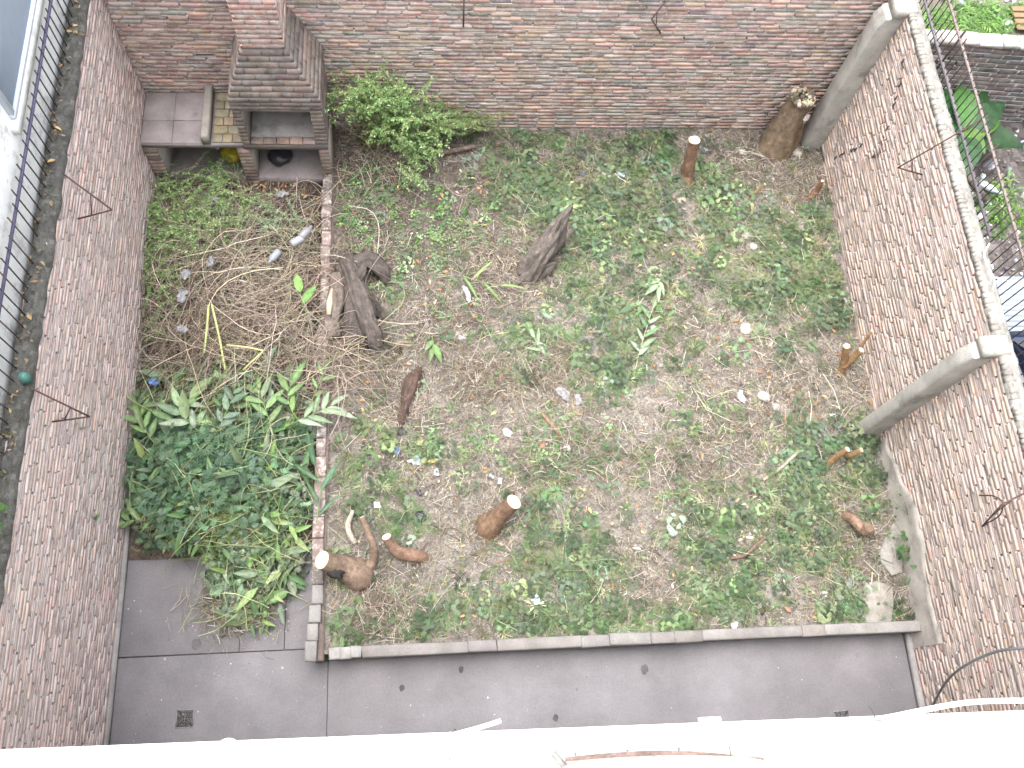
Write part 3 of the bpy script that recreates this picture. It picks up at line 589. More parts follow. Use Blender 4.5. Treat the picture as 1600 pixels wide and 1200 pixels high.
b = MB(); V = np.array([[-.66, 1.34, 1.43], [.66, 1.34, 1.43], [.72, 1.93, .98], [-.72, 1.93, .98]]); b.add(np.vstack([V, V + [0, .01, .012]]), BOXF, (.03, .04, .05)); b.build('rear_window', MAT['glass'], car)
b = MB(); b.add(boxv(-.68, -.62, -.3, 1.32, 1.462, 1.474), BOXF, (.5, .53, .57)); b.build('roof_glint', MAT['metal'], car)  # pale strip painted in for the white glints on the roof

# ------------------------------------------------------------------ facade ledge below the camera
ZL = 6.3; fb = empty('building', (4, -.3, 0), 'white painted ledge of the building at the bottom of the picture', 'building'); o0 = np.array(fb.location)
ang = math.atan2(-.066, 4.07); ca, sa = math.cos(ang), math.sin(ang)
def fbox(name, x0, x1, d0, d1, z0, z1, col, mt='paint', bv=.006, j=0.):
    """box along the ledge line; d is measured back from the outer edge"""
    V, F = chamfer_box(x0, x1, -d1, -d0, z0, z1, bv, j); Rm = np.array([[ca, -sa, 0], [sa, ca, 0], [0, 0, 1]]); V = (V - [1.71, 0, 0]) @ Rm.T + [1.71, .401, 0]; b = MB(); b.add(V - o0, F, col); return b.build(name, MAT[mt], fb)
WH = (.8, .8, .8)
fbox('facade', -.4, 9.3, .06, 1.6, -.04, ZL - .14, (.7, .7, .69), 'plaster')
fbox('coping', -.4, 9.3, .0, .092, ZL - .14, ZL, WH)
fbox('plain_band', -.4, 3.897, .0922, .1362, ZL - .12, ZL - .003, WH)
x = 3.9
k = 0
while x < 9.3:
    fbox('tile', x + .004, x + .204, .094, .135, ZL - .06, ZL - .006, (.62, .63, .65) if not 3.95 < x < 4.6 else (.5, .44, .39), bv=.001); x += .208; k += 1
fbox('tile_bed', 3.9, 9.3, .0922, .136, ZL - .1, ZL - .04, (.16, .15, .15)); fbox('inner_band', -.4, 9.3, .1362, 1.6, ZL - .12, ZL + .004, WH)
fbox('bracket_stub', 4.42, 4.505, -.02, .0, ZL - .07, ZL - .015, WH)
# brown stained film lying on the tiles
b = MB(); n = 40; xs = np.linspace(0, 1, n); A = np.array([at(882 + 310 * t, 1196 - 16 * t, ZL - .003) for t in xs]); Tt = np.array([at(882 + 310 * t, 1187 - 13 * math.sin(math.pi * (t * .8 + .1)) - 4 * t + 9 * t ** 4, ZL) for t in xs]); V = []
for q in (0, .25, .5, .75, 1): V.append(A + (Tt - A) * q + np.c_[xs * 0, xs * 0, .004 + .01 * (q > .4) * (1 + vn(xs * 9, xs * 0 + q * 7, 61))])
V = np.array(V).reshape(-1, 3); i = np.arange(4)[:, None] * n + np.arange(n - 1)[None]; F = np.stack([i, i + 1, i + n + 1, i + n], -1).reshape(-1, 4)
cc = np.where((np.arange(len(F)) // (n - 1) >= 2)[:, None], [[.16, .115, .1]], [[.33, .28, .245]]) * np.exp(.12 * rng.normal(0, 1, (len(F), 1))); b.add(V, F, cc); tag(b.build('stained_film', MAT['straw'], origin=V[0]), 'brown stained strip of peeling film lying along the white ledge', 'film')
a, c = at(864, 1176, ZL + .02), at(882, 1198, ZL + .02); b = MB(); V, B_ = tube([a, c], .013, 4); b.add(V, B_, (.3, .29, .27)); tag(b.build('metal_profile', MAT['metal'], origin=a), 'short grey metal profile at the left end of the brown film', 'metal strip')
p = at(357, 1173, ZL + .01); b = MB(); n = 24; V, B_ = tube([p, p + [0, 0, .02], p + [0, 0, .032], p + [0, 0, .036]], [.046, .046, .038, .02], n); b.add(V, B_, (.84, .81, .76)); tag(b.build('round_cap', MAT['paint'], smooth=True, origin=p), 'round white cap sticking out over the edge of the white ledge', 'cap')
b = MB(); P = smooth_path([at(680, 1158, ZL + .02), at(700, 1150, ZL + .03), at(745, 1138, ZL + .05), at(783, 1126, ZL + .06)], 4); V, B_ = tube(P, [.006] * 3 + [.009] * (len(P) - 3), 8); b.add(V, B_, (.8, .8, .8)); tag(b.build('white_rod', MAT['paint'], origin=P[0]), 'short white rod reaching out from the white ledge', 'rod')
b = MB(); a_ = np.linspace(0, 2 * np.pi, 20); c0 = at(703, 1152, ZL + .03); P = np.array([at(703 + 4 * math.sin(t * 1) , 1165 - 22 * math.cos(t), ZL + .03 + .03 * math.cos(t)) for t in a_[:14]]); V, B_ = tube(P, .0035, 6); b.add(V, B_, (.32, .32, .33)); tag(b.build('wire_ring', MAT['metal'], origin=P[0]), 'small bent grey wire hooked round the white rod', 'wire')
b = MB(); P = smooth_path([at(1310, 1131, 6.42), at(1380, 1122, 6.45), at(1440, 1110, 6.5), at(1500, 1099, 6.52), at(1560, 1095, 6.52), at(1660, 1095, 6.5)], 8); V, B_ = tube(P, .0105, 10); b.add(V, B_, (.85, .85, .85)); tag(b.build('white_conduit', MAT['paint'], smooth=True, origin=P[0]), 'white conduit bowing out along the right end of the ledge', 'conduit')
b = MB(); P = smooth_path([at(1358, 1104, 6.5), at(1366, 1117, 6.48), at(1370, 1126, 6.46), at(1400, 1120, 6.47), at(1435, 1108, 6.5)], 4); V, B_ = tube(P, .0022, 6); b.add(V, B_, (.04, .04, .045)); tag(b.build('cable_tie', MAT['plastic'], origin=P[0]), 'thin black tie wrapped round the white conduit', 'cable tie')
b = MB(); P = smooth_path([at(1456, 1105, .9), at(1475, 1070, 1.7), at(1500, 1045, 2.2), at(1545, 1022, 2.6), at(1590, 1013, 2.9), at(1660, 1012, 3.1)], 8); V, B_ = tube(P, .012, 8); b.add(V, B_, (.12, .125, .13)); tag(b.build('black_cable', MAT['plastic'], smooth=True, origin=P[0]), 'dark cable arching down in front of the pale right wall', 'cable')
b = MB(); P = smooth_path([at(1546, 380, HR + .06), at(1538, 398, HR + .05), at(1546, 420, HR + .06), at(1554, 440, HR + .06), at(1551, 452, HR + .05)], 5); V, B_ = tube(P, .008, 6); b.add(V, B_, (.75, .75, .76)); P2 = smooth_path([at(1557, 434, HR + .06), at(1568, 437, HR + .08), at(1580, 442, HR + .08)], 4); V, B_ = tube(P2, .008, 6); b.add(V, B_, (.75, .75, .76)); tag(b.build('white_wire', MAT['plastic'], origin=P[0]), 'piece of white wire tangled in the pickets on the right wall', 'wire')
# floor drains
def drain(px, py, label):
    p = at(px, py, .002); r = empty('floor_drain', tuple(p), label, 'drain', 'floor drains in the concrete'); b = MB(); b.add(boxv(-.085, .085, -.085, .085, 0, .002), BOXF, (.02, .02, .02)); b.build('pit_shade', MAT['iron'], r)  # flat black plate under the grate, shade of the hollow put in as colour
    b = MB()
    for q in ((-.09, .09, -.09, -.078), (-.09, .09, .078, .09), (-.09, -.078, -.078, .078), (.078, .09, -.078, .078)): b.add(boxv(*q, 0.0, .008), BOXF, (.2, .19, .19))
    b.build('frame', MAT['iron'], r); b = MB()
    for k in range(5):
        d = .012 + k * .014
        for s in (-1, 1):
            for a0, a1 in ((-d + .003, -.006), (.006, d - .003)):
                if a1 > a0: b.add(boxv(a0, a1, s * d - .003, s * d + .003, .001, .006), BOXF, (.17, .16, .16)); b.add(boxv(s * d - .003, s * d + .003, a0, a1, .0015, .0065), BOXF, (.17, .16, .16))
    b.add(boxv(-.078, .078, -.003, .003, .002, .007), BOXF, (.17, .16, .16)); b.add(boxv(-.003, .003, -.078, .078, .0025, .0075), BOXF, (.17, .16, .16)); b.build('grate', MAT['iron'], r)
drain(289, 1123, 'square metal floor drain near the left wall'); drain(1316, 1124, 'square metal floor drain under the end of the white conduit')

# ------------------------------------------------------------------ stumps and dead wood
def cut_face(c, nrm, r, parent, o0, wobble=.06, dark=False, col=(.74, .64, .44)):
    u, v = frame_of(np.asarray(nrm, float)); n = 22; a = np.arange(n) * 2 * np.pi / n; V = [c + nrm * .006]; rr = r * (1 + wobble * vn(np.cos(a) * 1.7 + 5, np.sin(a) * 1.7, 71))
    rings = (.2, .38, .55, .7, .84, .95, 1.)
    for q in rings: V += [c + nrm * (.006 - .004 * (q == 1.)) + (u * math.cos(t) + v * math.sin(t)) * q * R_ for t, R_ in zip(a, rr)]
    F3 = np.array([[0, 1 + i, 1 + (i + 1) % n] for i in range(n)]); F4 = []; C4 = []
    for k in range(len(rings) - 1):
        for i in range(n): j = (i + 1) % n; F4.append([1 + k * n + i, 1 + (k + 1) * n + i, 1 + (k + 1) * n + j, 1 + k * n + j]); C4.append(np.array(col) * ((.9 if k % 2 else 1.0) if k < 5 else .75))
    b = MB(); b.add(np.array(V) - o0, F3, np.array(col) * .85); b.F.append((np.array(F4), np.array(C4))); return b.build('cut_face', MAT['wood'], parent)
def trunk(pts, rad, label, name='tree_stump', cat='stump', col=(.2, .115, .07), n=28, rough=.07, seed=1, cut=True, cutcol=(.6, .52, .36), k=6, branches=(), mt='bark', flare=True, group=None):
    P = smooth_path(pts, k); R_ = lerp_r(rad, len(P)); o0 = P[0]; V, B_ = tube(P, R_, n, rough, seed); b = MB(); C_ = jcol([col], len(B_[0]), .1, .02)
    b.add(V, [B_[0]], C_); b.add(V, B_[1:], np.array(col))
    for bp, br in branches:
        Pb = smooth_path(bp, 5); Vb, Bb = tube(Pb, lerp_r(br, len(Pb)), 12 if n < 28 else 26, rough, seed + 3); b.add(Vb, Bb, col)
    o = b.build(name, MAT[mt], None, True, o0); tag(o, label, cat, group)
    if cut:
        t = P[-1] - P[-2]; t /= np.linalg.norm(t); cut_face(P[-1], t, R_[-1] * .99, o, o0, .06, col=cutcol)
    for bp, br in branches:
        if cut: t = np.array(bp[-1]) - np.array(bp[-2]); t /= np.linalg.norm(t); cut_face(np.array(bp[-1]), t, br[-1] * .97, o, o0, .06, col=cutcol)
    return o
z = lambda px, py, zz: at(px, py, zz)
trunk([S(761, 826, -.25), S(764, 822, .02), z(780, 806, .45), z(803, 784, .72)], [.19, .15, .098, .084], 'smooth brown stump with a round pale cut in the middle of the bed', col=(.18, .115, .075), seed=2)
trunk([S(561, 905, -.25), S(560, 899, .06), z(535, 887, .42), z(503, 875, .66)], [.15, .17, .125, .095], 'thick leaning stump cut off above the brick edging, dark patch on its side', col=(.2, .142, .105), seed=4, branches=[([S(570, 893, .08), z(583, 876, .35), z(583, 852, .5), z(573, 826, .55), z(566, 808, .6)], [.075, .05, .042, .035, .028])])
b = MB(); q = z(523, 892, .56); V, B_ = tube(smooth_path([q + [-.075, -.0, .015], q + [-.02, -.012, -.01], q + [.03, -.01, -.04], q + [.07, .0, -.07]], 4), lerp_r([.03, .062, .07, .04], 13), 18, .3, 3); b.add(V, B_, (.035, .032, .03)); b.build('burnt_patch', MAT['bark'], bpy.data.objects.get('tree_stump.001'), True, None).location = -np.array(bpy.data.objects['tree_stump.001'].location)
trunk([S(664, 872, 0), z(650, 869, .33), z(625, 863, .4), z(610, 850, .48), z(604, 839, .56)], [.06, .072, .066, .055, .048], 'small curved stump bending left beside the thick leaning stump', col=(.2, .125, .09), seed=5, n=16)
trunk([S(1069, 290, -.06), S(1071, 280, .06), z(1077, 255, .55), z(1085, 219, .93)], [.115, .085, .078, .074], 'slim upright stump with a white cut in the weeds near the back wall', col=(.2, .12, .08), seed=6, n=18)
e = trunk([S(1208, 234, -.35), S(1210, 232, .02), z(1232, 190, .75), z(1254, 155, 1.15)], [.27, .23, .165, .135], 'old thick trunk with a crumbling pale top in the back right corner', 'old_trunk', 'trunk', (.19, .14, .095), seed=8, rough=.14, cut=False, branches=[([S(1222, 232, -.25), z(1236, 212, .4), z(1246, 188, .72)], [.16, .13, .1])])
b = MB(); o0 = np.array(e.location); p = z(1254, 153, 1.2); cc = []
N = 210; d = rng.normal(0, 1, (N, 3)); d[:, 2] = np.abs(d[:, 2]) * .6; d /= np.linalg.norm(d, axis=1)[:, None]
ICO = np.array([[0, 0, 1], [.9, 0, .4], [.28, .86, .4], [-.73, .53, .4], [-.73, -.53, .4], [.28, -.86, .4], [.73, .53, -.4], [-.28, .86, -.4], [-.9, 0, -.4], [-.28, -.86, -.4], [.73, -.53, -.4], [0, 0, -1]], float)
ICF = np.array([[0, 1, 2], [0, 2, 3], [0, 3, 4], [0, 4, 5], [0, 5, 1], [1, 6, 2], [2, 7, 3], [3, 8, 4], [4, 9, 5], [5, 10, 1], [2, 6, 7], [3, 7, 8], [4, 8, 9], [5, 9, 10], [1, 10, 6], [6, 11, 7], [7, 11, 8], [8, 11, 9], [9, 11, 10], [10, 11, 6]])
b.inst(ICO, ICF, rand_rot(N, 1) * (.021 * np.exp(rng.normal(0, .4, N)))[:, None, None], p - o0 + d * [.14, .14, .05], jcol([(.26, .22, .15), (.36, .31, .23), (.14, .11, .075), (.4, .35, .28), (.1, .08, .06)], N, .2))
b.build('crumbling_top', MAT['stone'], e)
b = MB(); p = z(1247, 182, .86); N = 24; b.inst(ICO, ICF, rand_rot(N, 1) * (.05 * np.exp(rng.normal(0, .3, N)))[:, None, None], p - o0 + rng.normal(0, .045, (N, 3)), jcol([(.05, .05, .055), (.09, .085, .085), (.5, .48, .45)], N, .2)); b.build('charred_knot', MAT['bark'], e)
trunk([S(1311, 588, -.05), z(1318, 570, .42), z(1323, 541, .72)], [.06, .042, .04], 'forked orange brown shoot stump with white cuts beside the right wall', col=(.25, .15, .075), seed=9, n=12, branches=[([z(1316, 574, .4), z(1331, 562, .5), z(1346, 547, .68)], [.045, .04, .036]), ([z(1322, 570, .38), z(1341, 548, .55), z(1362, 517, .85)], [.026, .022, .018])])
trunk([S(1291, 728, -.03), z(1305, 715, .4), z(1324, 702, .58)], [.042, .036, .032], 'pair of orange brown cut shoots by the leafy bush near the right wall', col=(.25, .155, .08), seed=10, n=12, branches=[([S(1318, 716, .05), z(1330, 711, .45), z(1346, 703, .56)], [.03, .03, .03])])
trunk([S(1318, 806, .02), z(1333, 812, .38), z(1350, 828, .42), z(1358, 824, .5)], [.05, .062, .066, .06], 'hooked brown stump lying low at the foot of the pale wall', col=(.21, .14, .1), seed=11, n=14, cut=False, rough=.1)
trunk([S(1158, 303, 0), z(1157, 290, .42)], [.02, .017], 'thin cut shoot standing right of the slim upright stump', col=(.28, .2, .1), n=8)
trunk([S(1170, 310, 0), z(1195, 288, .5)], [.022, .018], 'slanting cut shoot with a white tip right of the slim upright stump', col=(.25, .18, .08), n=8)
trunk([S(1262, 312, 0), S(1272, 304, .05), z(1285, 283, .52)], [.05, .04, .022], 'reddish split shoot near the back right corner', col=(.2, .1, .06), n=10, rough=.15)
# old grey root stump and logs
D_ = (.1, .084, .075)
trunk([S(540, 405, .05), z(545, 425, .55), z(566, 470, .62), z(580, 510, .56), z(590, 540, .42)], [.09, .125, .115, .1, .085], 'old dark stump with spreading roots beside the gap in the brick edging', 'root_stump', 'stump', D_, 44, .26, 12, False, branches=[([z(545, 412, .4), z(532, 425, .35), S(518, 440, .05)], [.07, .06, .03]), ([z(572, 470, .5), z(590, 486, .3), S(601, 500, .02)], [.07, .06, .03]), ([z(560, 440, .6), z(566, 425, .72), z(570, 412, .78)], [.07, .05, .015]), ([z(548, 500, .45), z(535, 520, .3), S(528, 548, .02)], [.08, .07, .03]), ([z(552, 420, .5), z(575, 408, .5), z(597, 425, .4), S(603, 447, .05)], [.09, .1, .085, .04]), ([z(550, 450, .5), z(553, 490, .5), z(548, 530, .38), S(545, 560, .05)], [.11, .095, .08, .05]), ([z(565, 500, .5), z(566, 530, .4), S(568, 552, 0)], [.08, .07, .05])])
trunk([z(528, 432, .45), z(524, 470, .5), z(518, 505, .46), z(521, 527, .42)], [.08, .095, .09, .085], 'short grey log with a pale bare strip leaning on the old dark stump', 'log', 'log', (.16, .132, .112), 30, .16, 13, True, (.15, .125, .105))
b = MB(); P = [z(519, 452, .57), z(515, 475, .6), z(514, 492, .58)]; V, B_ = tube(P, [.02, .04, .025], 10, .3, 4); lg = bpy.data.objects['log']; b.add(V - np.array(lg.location), B_, (.45, .36, .27)); b.build('bare_strip', MAT['wood'], lg, True)
trunk([S(828, 428, .02), z(846, 395, .5), z(868, 357, .68), z(893, 322, .8)], [.12, .115, .085, .025], 'broken grey stump leaning to the upper right among the weeds', 'broken_stump', 'stump', (.13, .112, .098), 40, .3, 14, False, branches=[([z(850, 390, .55), z(870, 352, .78), z(880, 336, .86)], [.06, .03, .006]), ([z(842, 400, .5), z(836, 385, .55), z(840, 372, .6)], [.06, .04, .01]), ([S(832, 430, .05), S(815, 436, .05), S(803, 444, .0)], [.07, .05, .02]), ([S(850, 420, .05), S(858, 436, .04), S(862, 448, .0)], [.07, .05, .02]), ([z(846, 400, .4), z(872, 375, .45), z(884, 345, .5)], [.1, .085, .03]), ([S(842, 425, .02), z(854, 418, .35), z(868, 412, .33)], [.1, .09, .04])])
trunk([S(655, 572, .0), S(645, 600, .05), S(634, 630, .06), S(625, 668, .02)], [.03, .08, .06, .02], 'rotten reddish log crumbling into the soil', 'rotten_log', 'log', (.09, .06, .047), 30, .4, 15, False)
trunk([S(1190, 752, .04), S(1215, 735, .08), S(1240, 712, .1)], [.022, .02, .018], 'straight greyish stick lying near the leafy bush by the right wall', 'stick', 'stick', (.3, .26, .2), 8, .05, 16, False)
trunk([S(1140, 873, .03), S(1160, 870, .06), S(1177, 855, .06), S(1192, 842, .05)], [.018, .02, .02, .018], 'bent brown stick lying on the bed near the hooked stump', 'stick', 'stick', (.16, .11, .085), 8, .1, 17, False)
trunk([S(845, 648, .04), S(862, 668, .05), S(878, 686, .03)], [.024, .028, .022], 'brown bark stick lying below the grey plastic scraps', 'stick', 'stick', (.22, .15, .1), 8, .1, 18, False)
trunk([S(555, 848, .03), S(548, 838, .08), S(545, 822, .1), S(552, 800, .06)], [.03, .035, .03, .02], 'pale splintered branch lying by the brick edging', 'stick', 'stick', (.42, .37, .31), 10, .2, 19, False)
trunk([S(690, 243, .05), S(720, 240, .1), S(742, 234, .08)], [.03, .035, .03], 'greyish branch lying under the right side of the green shrub', 'stick', 'stick', (.17, .13, .11), 8, .15, 20, False)

# ------------------------------------------------------------------ vegetation: templates
def bedpts(N, dens=None, y0=1.3, y1=7.75, lift=.012):
    P = np.c_[rng.uniform(2.25, W - .03, N), rng.uniform(y0, y1, N), np.zeros(N)]
    if dens is not None: P = P[rng.uniform(0, 1, N) < dens(P[:, 0], P[:, 1])]
    P[:, 2] = soilz(P[:, 0], P[:, 1]) + lift * np.abs(rng.normal(0, 1, len(P))); return P
LEAFLET = np.array([[0, 0, 0], [.42, -.5, .06], [.45, 0, -.03], [.42, .5, .06], [1, 0, -.1]]); LEAFLET_F = np.array([[0, 1, 2], [0, 2, 3], [1, 4, 2], [2, 4, 3]])
def combine(parts):
    V, F, n = [], [], 0
    for v, f in parts: V.append(v); F.append(f + n); n += len(v)
    return np.concatenate(V), np.concatenate(F)
def leaflet(pos, ang, L, wd, lift=0.):
    c, s = math.cos(ang), math.sin(ang); v = LEAFLET * [L, wd, L]; v = v + np.c_[v[:, 0] * 0, v[:, 0] * 0, v[:, 0] * lift]
    return np.stack([v[:, 0] * c - v[:, 1] * s, v[:, 0] * s + v[:, 1] * c, v[:, 2]], -1) + pos, LEAFLET_F
def petiole(a, c, r=.0025):
    a = np.array(a); c = np.array(c); u, v = frame_of(c - a); V = [a + u * r, a - u * .5 * r + v * .87 * r, a - u * .5 * r - v * .87 * r, c]; return np.array(V), np.array([[0, 1, 3], [1, 2, 3], [2, 0, 3]])
def palm_leaf(L=.05, stalk=.06, h=.05, n=5, spread=2.3, wd=.4, r=random):
    """deeply cut leaf: stalk, then lobes, each lobe with two side lobes"""
    parts = [petiole([0, 0, 0], [stalk, 0, h])]
    for k in range(n):
        a = (k - (n - 1) / 2) * spread / (n - 1) + r.uniform(-.12, .12); l = L * (1 - .25 * abs(k - (n - 1) / 2) / ((n - 1) / 2)); p = np.array([stalk, 0, h])
        parts.append(leaflet(p, a, l, l * wd, -.15 + r.uniform(-.15, .1)))
        q = p + np.array([math.cos(a), math.sin(a), -.05]) * l * .45
        for s in (-1, 1): parts.append(leaflet(q, a + s * .7, l * .5, l * .13, -.15))
    return combine(parts)
def weed_template(kind, seed):
    r = random.Random(seed); parts = []
    if kind == 'palm':
        for k in range(6):
            v, f = palm_leaf(r.uniform(.04, .06), r.uniform(.02, .07), r.uniform(.02, .09), 5, 2.4, .22, r); a = k * 1.05 + r.uniform(-.3, .3); c, s = math.cos(a), math.sin(a)
            parts.append((np.stack([v[:, 0] * c - v[:, 1] * s, v[:, 0] * s + v[:, 1] * c, v[:, 2]], -1), f))
    if kind == 'grass':
        for k in range(14):
            a = r.uniform(0, 6.28); L = r.uniform(.06, .15); wd = r.uniform(.002, .0045); b0 = np.array([r.uniform(-.02, .02), r.uniform(-.02, .02), 0]); d = np.array([math.cos(a), math.sin(a), 0]); sd_ = np.array([-d[1], d[0], 0]) * wd
            p1 = b0 + d * L * .45 + [0, 0, L * .4]; p2 = b0 + d * L + [0, 0, L * .3]
            parts.append((np.array([b0 - sd_, b0 + sd_, p1 - sd_, p1 + sd_, p2]), np.array([[0, 1, 3], [0, 3, 2], [2, 3, 4]])))
    if kind == 'clover':
        for k in range(9):
            p = np.array([r.uniform(-.06, .06), r.uniform(-.06, .06), r.uniform(.01, .05)]); a0 = r.uniform(0, 6.28); L = r.uniform(.011, .02)
            for q in range(3): parts.append(leaflet(p, a0 + q * 2.09, L, L * 1.0, r.uniform(-.3, .1)))
    if kind == 'leafy':
        for k in range(9):
            a = k * .7 + r.uniform(-.3, .3); L = r.uniform(.05, .09); parts.append(leaflet(np.array([math.cos(a) * .015, math.sin(a) * .015, .01 + k * .006]), a, L, L * .3, r.uniform(0, .6)))
    return combine(parts)
WT = {k: [weed_template(k, 100 * i + 7) for i in range(6)] for k in ('palm', 'grass', 'clover', 'leafy')}
def in_bed(x, y): return (x > 2.24) & (x < W - .03) & (y > 1.29) & (y < YB - .03)
def scatter_px(blobs, per=1.):
    """ground points under soft photo-space patches (px, py, rx, ry, count)"""
    out = []
    for px, py, rx, ry, n in blobs:
        n = int(n * per); q = rng.normal(0, .55, (n * 2, 2)); q = q[(q ** 2).sum(1) < 1.3][:n]
        P = np.array([at(px + a * rx, py + c * ry, .25) for a, c in q]) if len(q) else np.zeros((0, 3)); out.append(P)
    P = np.concatenate(out); k = in_bed(P[:, 0], P[:, 1]); P = P[k]; P[:, 2] = soilz(P[:, 0], P[:, 1]); return P
def clumpy(P, sc, thr, s): return P[vn(P[:, 0] * sc, P[:, 1] * sc, s) > thr]
def add_weeds(mb, P, kind, cols, scale=1., sv=.3, tilt=.15):
    k = rng.integers(0, 6, len(P)); S_ = scale * np.clip(np.exp(rng.normal(0, sv, len(P))), .5, 1.6)
    for v in range(6):
        i = k == v
        if i.any(): M = rand_rot(i.sum(), tilt) * S_[i][:, None, None]; mb.inst(*WT[kind][v], M, P[i], cols[i])
GREEN = [(.095, .155, .07), (.115, .175, .08), (.085, .14, .075), (.15, .2, .1), (.15, .195, .14), (.11, .165, .1), (.18, .22, .11), (.075, .13, .055)]
PATCH = [(820, 250, 65, 60, 190), (845, 290, 60, 45, 120), (900, 345, 70, 50, 120), (940, 285, 70, 60, 130), (1000, 245, 80, 40, 130), (1040, 280, 60, 60, 120), (980, 320, 80, 50, 120), (1130, 310, 40, 35, 90), (1145, 345, 50, 30, 60), (960, 430, 60, 55, 120), (920, 400, 60, 50, 80), (1000, 370, 70, 40, 90), (1080, 340, 60, 40, 60), (1215, 370, 50, 45, 90), (1270, 400, 55, 55, 160), (1250, 450, 80, 45, 190), (1180, 450, 60, 40, 90), (1300, 350, 30, 40, 70), (1300, 480, 30, 40, 80), (830, 540, 45, 40, 70), (905, 500, 50, 40, 50), (940, 560, 50, 40, 90), (950, 590, 40, 30, 40), (1010, 480, 60, 45, 60), (1220, 545, 35, 25, 50), (1255, 705, 45, 35, 130), (1265, 750, 40, 45, 120), (1340, 690, 30, 25, 60), (1350, 740, 45, 60, 110), (1090, 810, 45, 50, 90), (1110, 870, 40, 55, 140), (1130, 930, 60, 40, 120), (1160, 910, 60, 40, 80), (860, 790, 50, 40, 60), (890, 870, 60, 50, 120), (905, 910, 60, 40, 110), (840, 960, 60, 35, 110), (930, 970, 80, 25, 120), (1060, 980, 60, 20, 50), (1240, 850, 50, 40, 80), (1260, 800, 40, 30, 40), (1330, 950, 40, 35, 70), (680, 705, 25, 20, 35), (635, 830, 30, 30, 60), (590, 760, 50, 45, 60), (640, 975, 60, 18, 45), (550, 990, 40, 14, 25), (700, 960, 60, 30, 35), (1180, 790, 40, 30, 35), (870, 740, 60, 40, 40), (590, 690, 45, 40, 35), (1120, 560, 70, 60, 30), (1080, 640, 80, 60, 30), (1100, 420, 50, 40, 50), (1330, 860, 50, 40, 40), (1390, 960, 20, 40, 18), (560, 890, 60, 60, 18), (1000, 700, 120, 90, 50), (760, 900, 120, 80, 30)]
b = MB(); P = scatter_px([(q[0], q[1], q[2] * 1.3, q[3] * 1.3, q[4]) for q in PATCH], .5); P = np.concatenate([P, bedpts(300)]); P = clumpy(P, 6, -.35, 81); n = len(P); add_weeds(b, P, 'palm', jcol(GREEN, n, .4), .9, .3, .3)
P = scatter_px(PATCH, .14); n = len(P); add_weeds(b, P, 'leafy', jcol(GREEN + [(.12, .2, .06)], n, .3), .55, .35, .3)
tag(b.build('weeds', MAT['leaf']), 'low dark green cut leaved weeds growing in patches over the bed', 'weeds', kind='stuff')
b = MB(); P = scatter_px([(600, 300, 90, 55, 60), (660, 370, 85, 60, 75), (560, 330, 40, 80, 60), (720, 360, 70, 60, 35), (610, 440, 50, 70, 30), (690, 440, 90, 70, 30), (700, 690, 70, 50, 50), (800, 560, 100, 60, 60), (870, 690, 100, 50, 60)]); n = len(P)
add_weeds(b, P, 'clover', jcol([(.11, .2, .06), (.16, .26, .1), (.07, .14, .05), (.2, .28, .16)], n, .3), 1.0, .3)
tag(b.build('clover', MAT['leaf']), 'tiny clover like seedlings sprinkled on the dark soil by the shrub', 'seedlings', kind='stuff')
b = MB(); P = np.concatenate([scatter_px([(q[0], q[1], q[2] * 1.5, q[3] * 1.5, q[4]) for q in PATCH], 1.0), np.c_[rng.uniform(2.25, W, 500), rng.uniform(1.3, 7.7, 500), np.zeros(500)]]); P[:, 2] = soilz(P[:, 0], P[:, 1]); P = clumpy(P, 3, -.3, 82); n = len(P)
add_weeds(b, P, 'grass', jcol([(.13, .2, .08), (.17, .22, .1), (.11, .17, .07), (.27, .26, .16), (.2, .23, .13)], n, .3), .75, .35)
tag(b.build('grass', MAT['leaf']), 'thin grass tufts among the weeds of the bed', 'grass', kind='stuff')

# straw, chips and crumbs on the soil
def straws(mb, P, L, wd, cols, tilt=.12, bend=.12):
    N = len(P); V = np.array([[-.5, -.5, 0], [-.5, .5, 0], [-.5, 0, .8], [0, -.5, .0], [0, .5, .0], [0, 0, .8], [.5, -.5, 0], [.5, .5, 0], [.5, 0, .8]]); F = []
    for q in (0, 3):
        for i in range(3): j = (i + 1) % 3; F += [[q + i, q + j, q + 3 + j], [q + i, q + 3 + j, q + 3 + i]]
    R_ = rand_rot(N, tilt); be = rng.normal(0, bend, N); M = R_ * np.stack([L, wd, wd], -1)[:, None, :]
    W_ = np.repeat(V[None], N, 0).copy(); W_[:, 3:6, 1] += (be * L / wd)[:, None]; W_[:, 3:6, 2] += np.abs(be * L / wd)[:, None] * .4
    X = np.einsum('nij,nvj->nvi', M, W_) + P[:, None]; F = np.array(F)
    mb.F.append(((F[None] + (np.arange(N) * 9)[:, None, None] + mb.n).reshape(-1, 3), np.repeat(cols, len(F), 0))); mb.V.append(X.reshape(-1, 3)); mb.n += N * 9
def bedpts(N, dens=None, y0=1.3, y1=7.75, lift=.012):
    P = np.c_[rng.uniform(2.25, W - .03, N), rng.uniform(y0, y1, N), np.zeros(N)]
    if dens is not None: P = P[rng.uniform(0, 1, N) < dens(P[:, 0], P[:, 1])]
    P[:, 2] = soilz(P[:, 0], P[:, 1]) + lift * np.abs(rng.normal(0, 1, len(P))); return P
STRAW = [(.42, .37, .29), (.5, .45, .37), (.34, .29, .22), (.27, .23, .185), (.56, .51, .43), (.2, .165, .135), (.15, .12, .1)]
dry = lambda x, y: np.clip(.7 + .45 * vn(x * 1.1, y * 1.1, 91) - .5 * np.exp(-(((x - 3) / 1.6) ** 2 + ((y - 6.3) / 1.2) ** 2)), .06, 1)
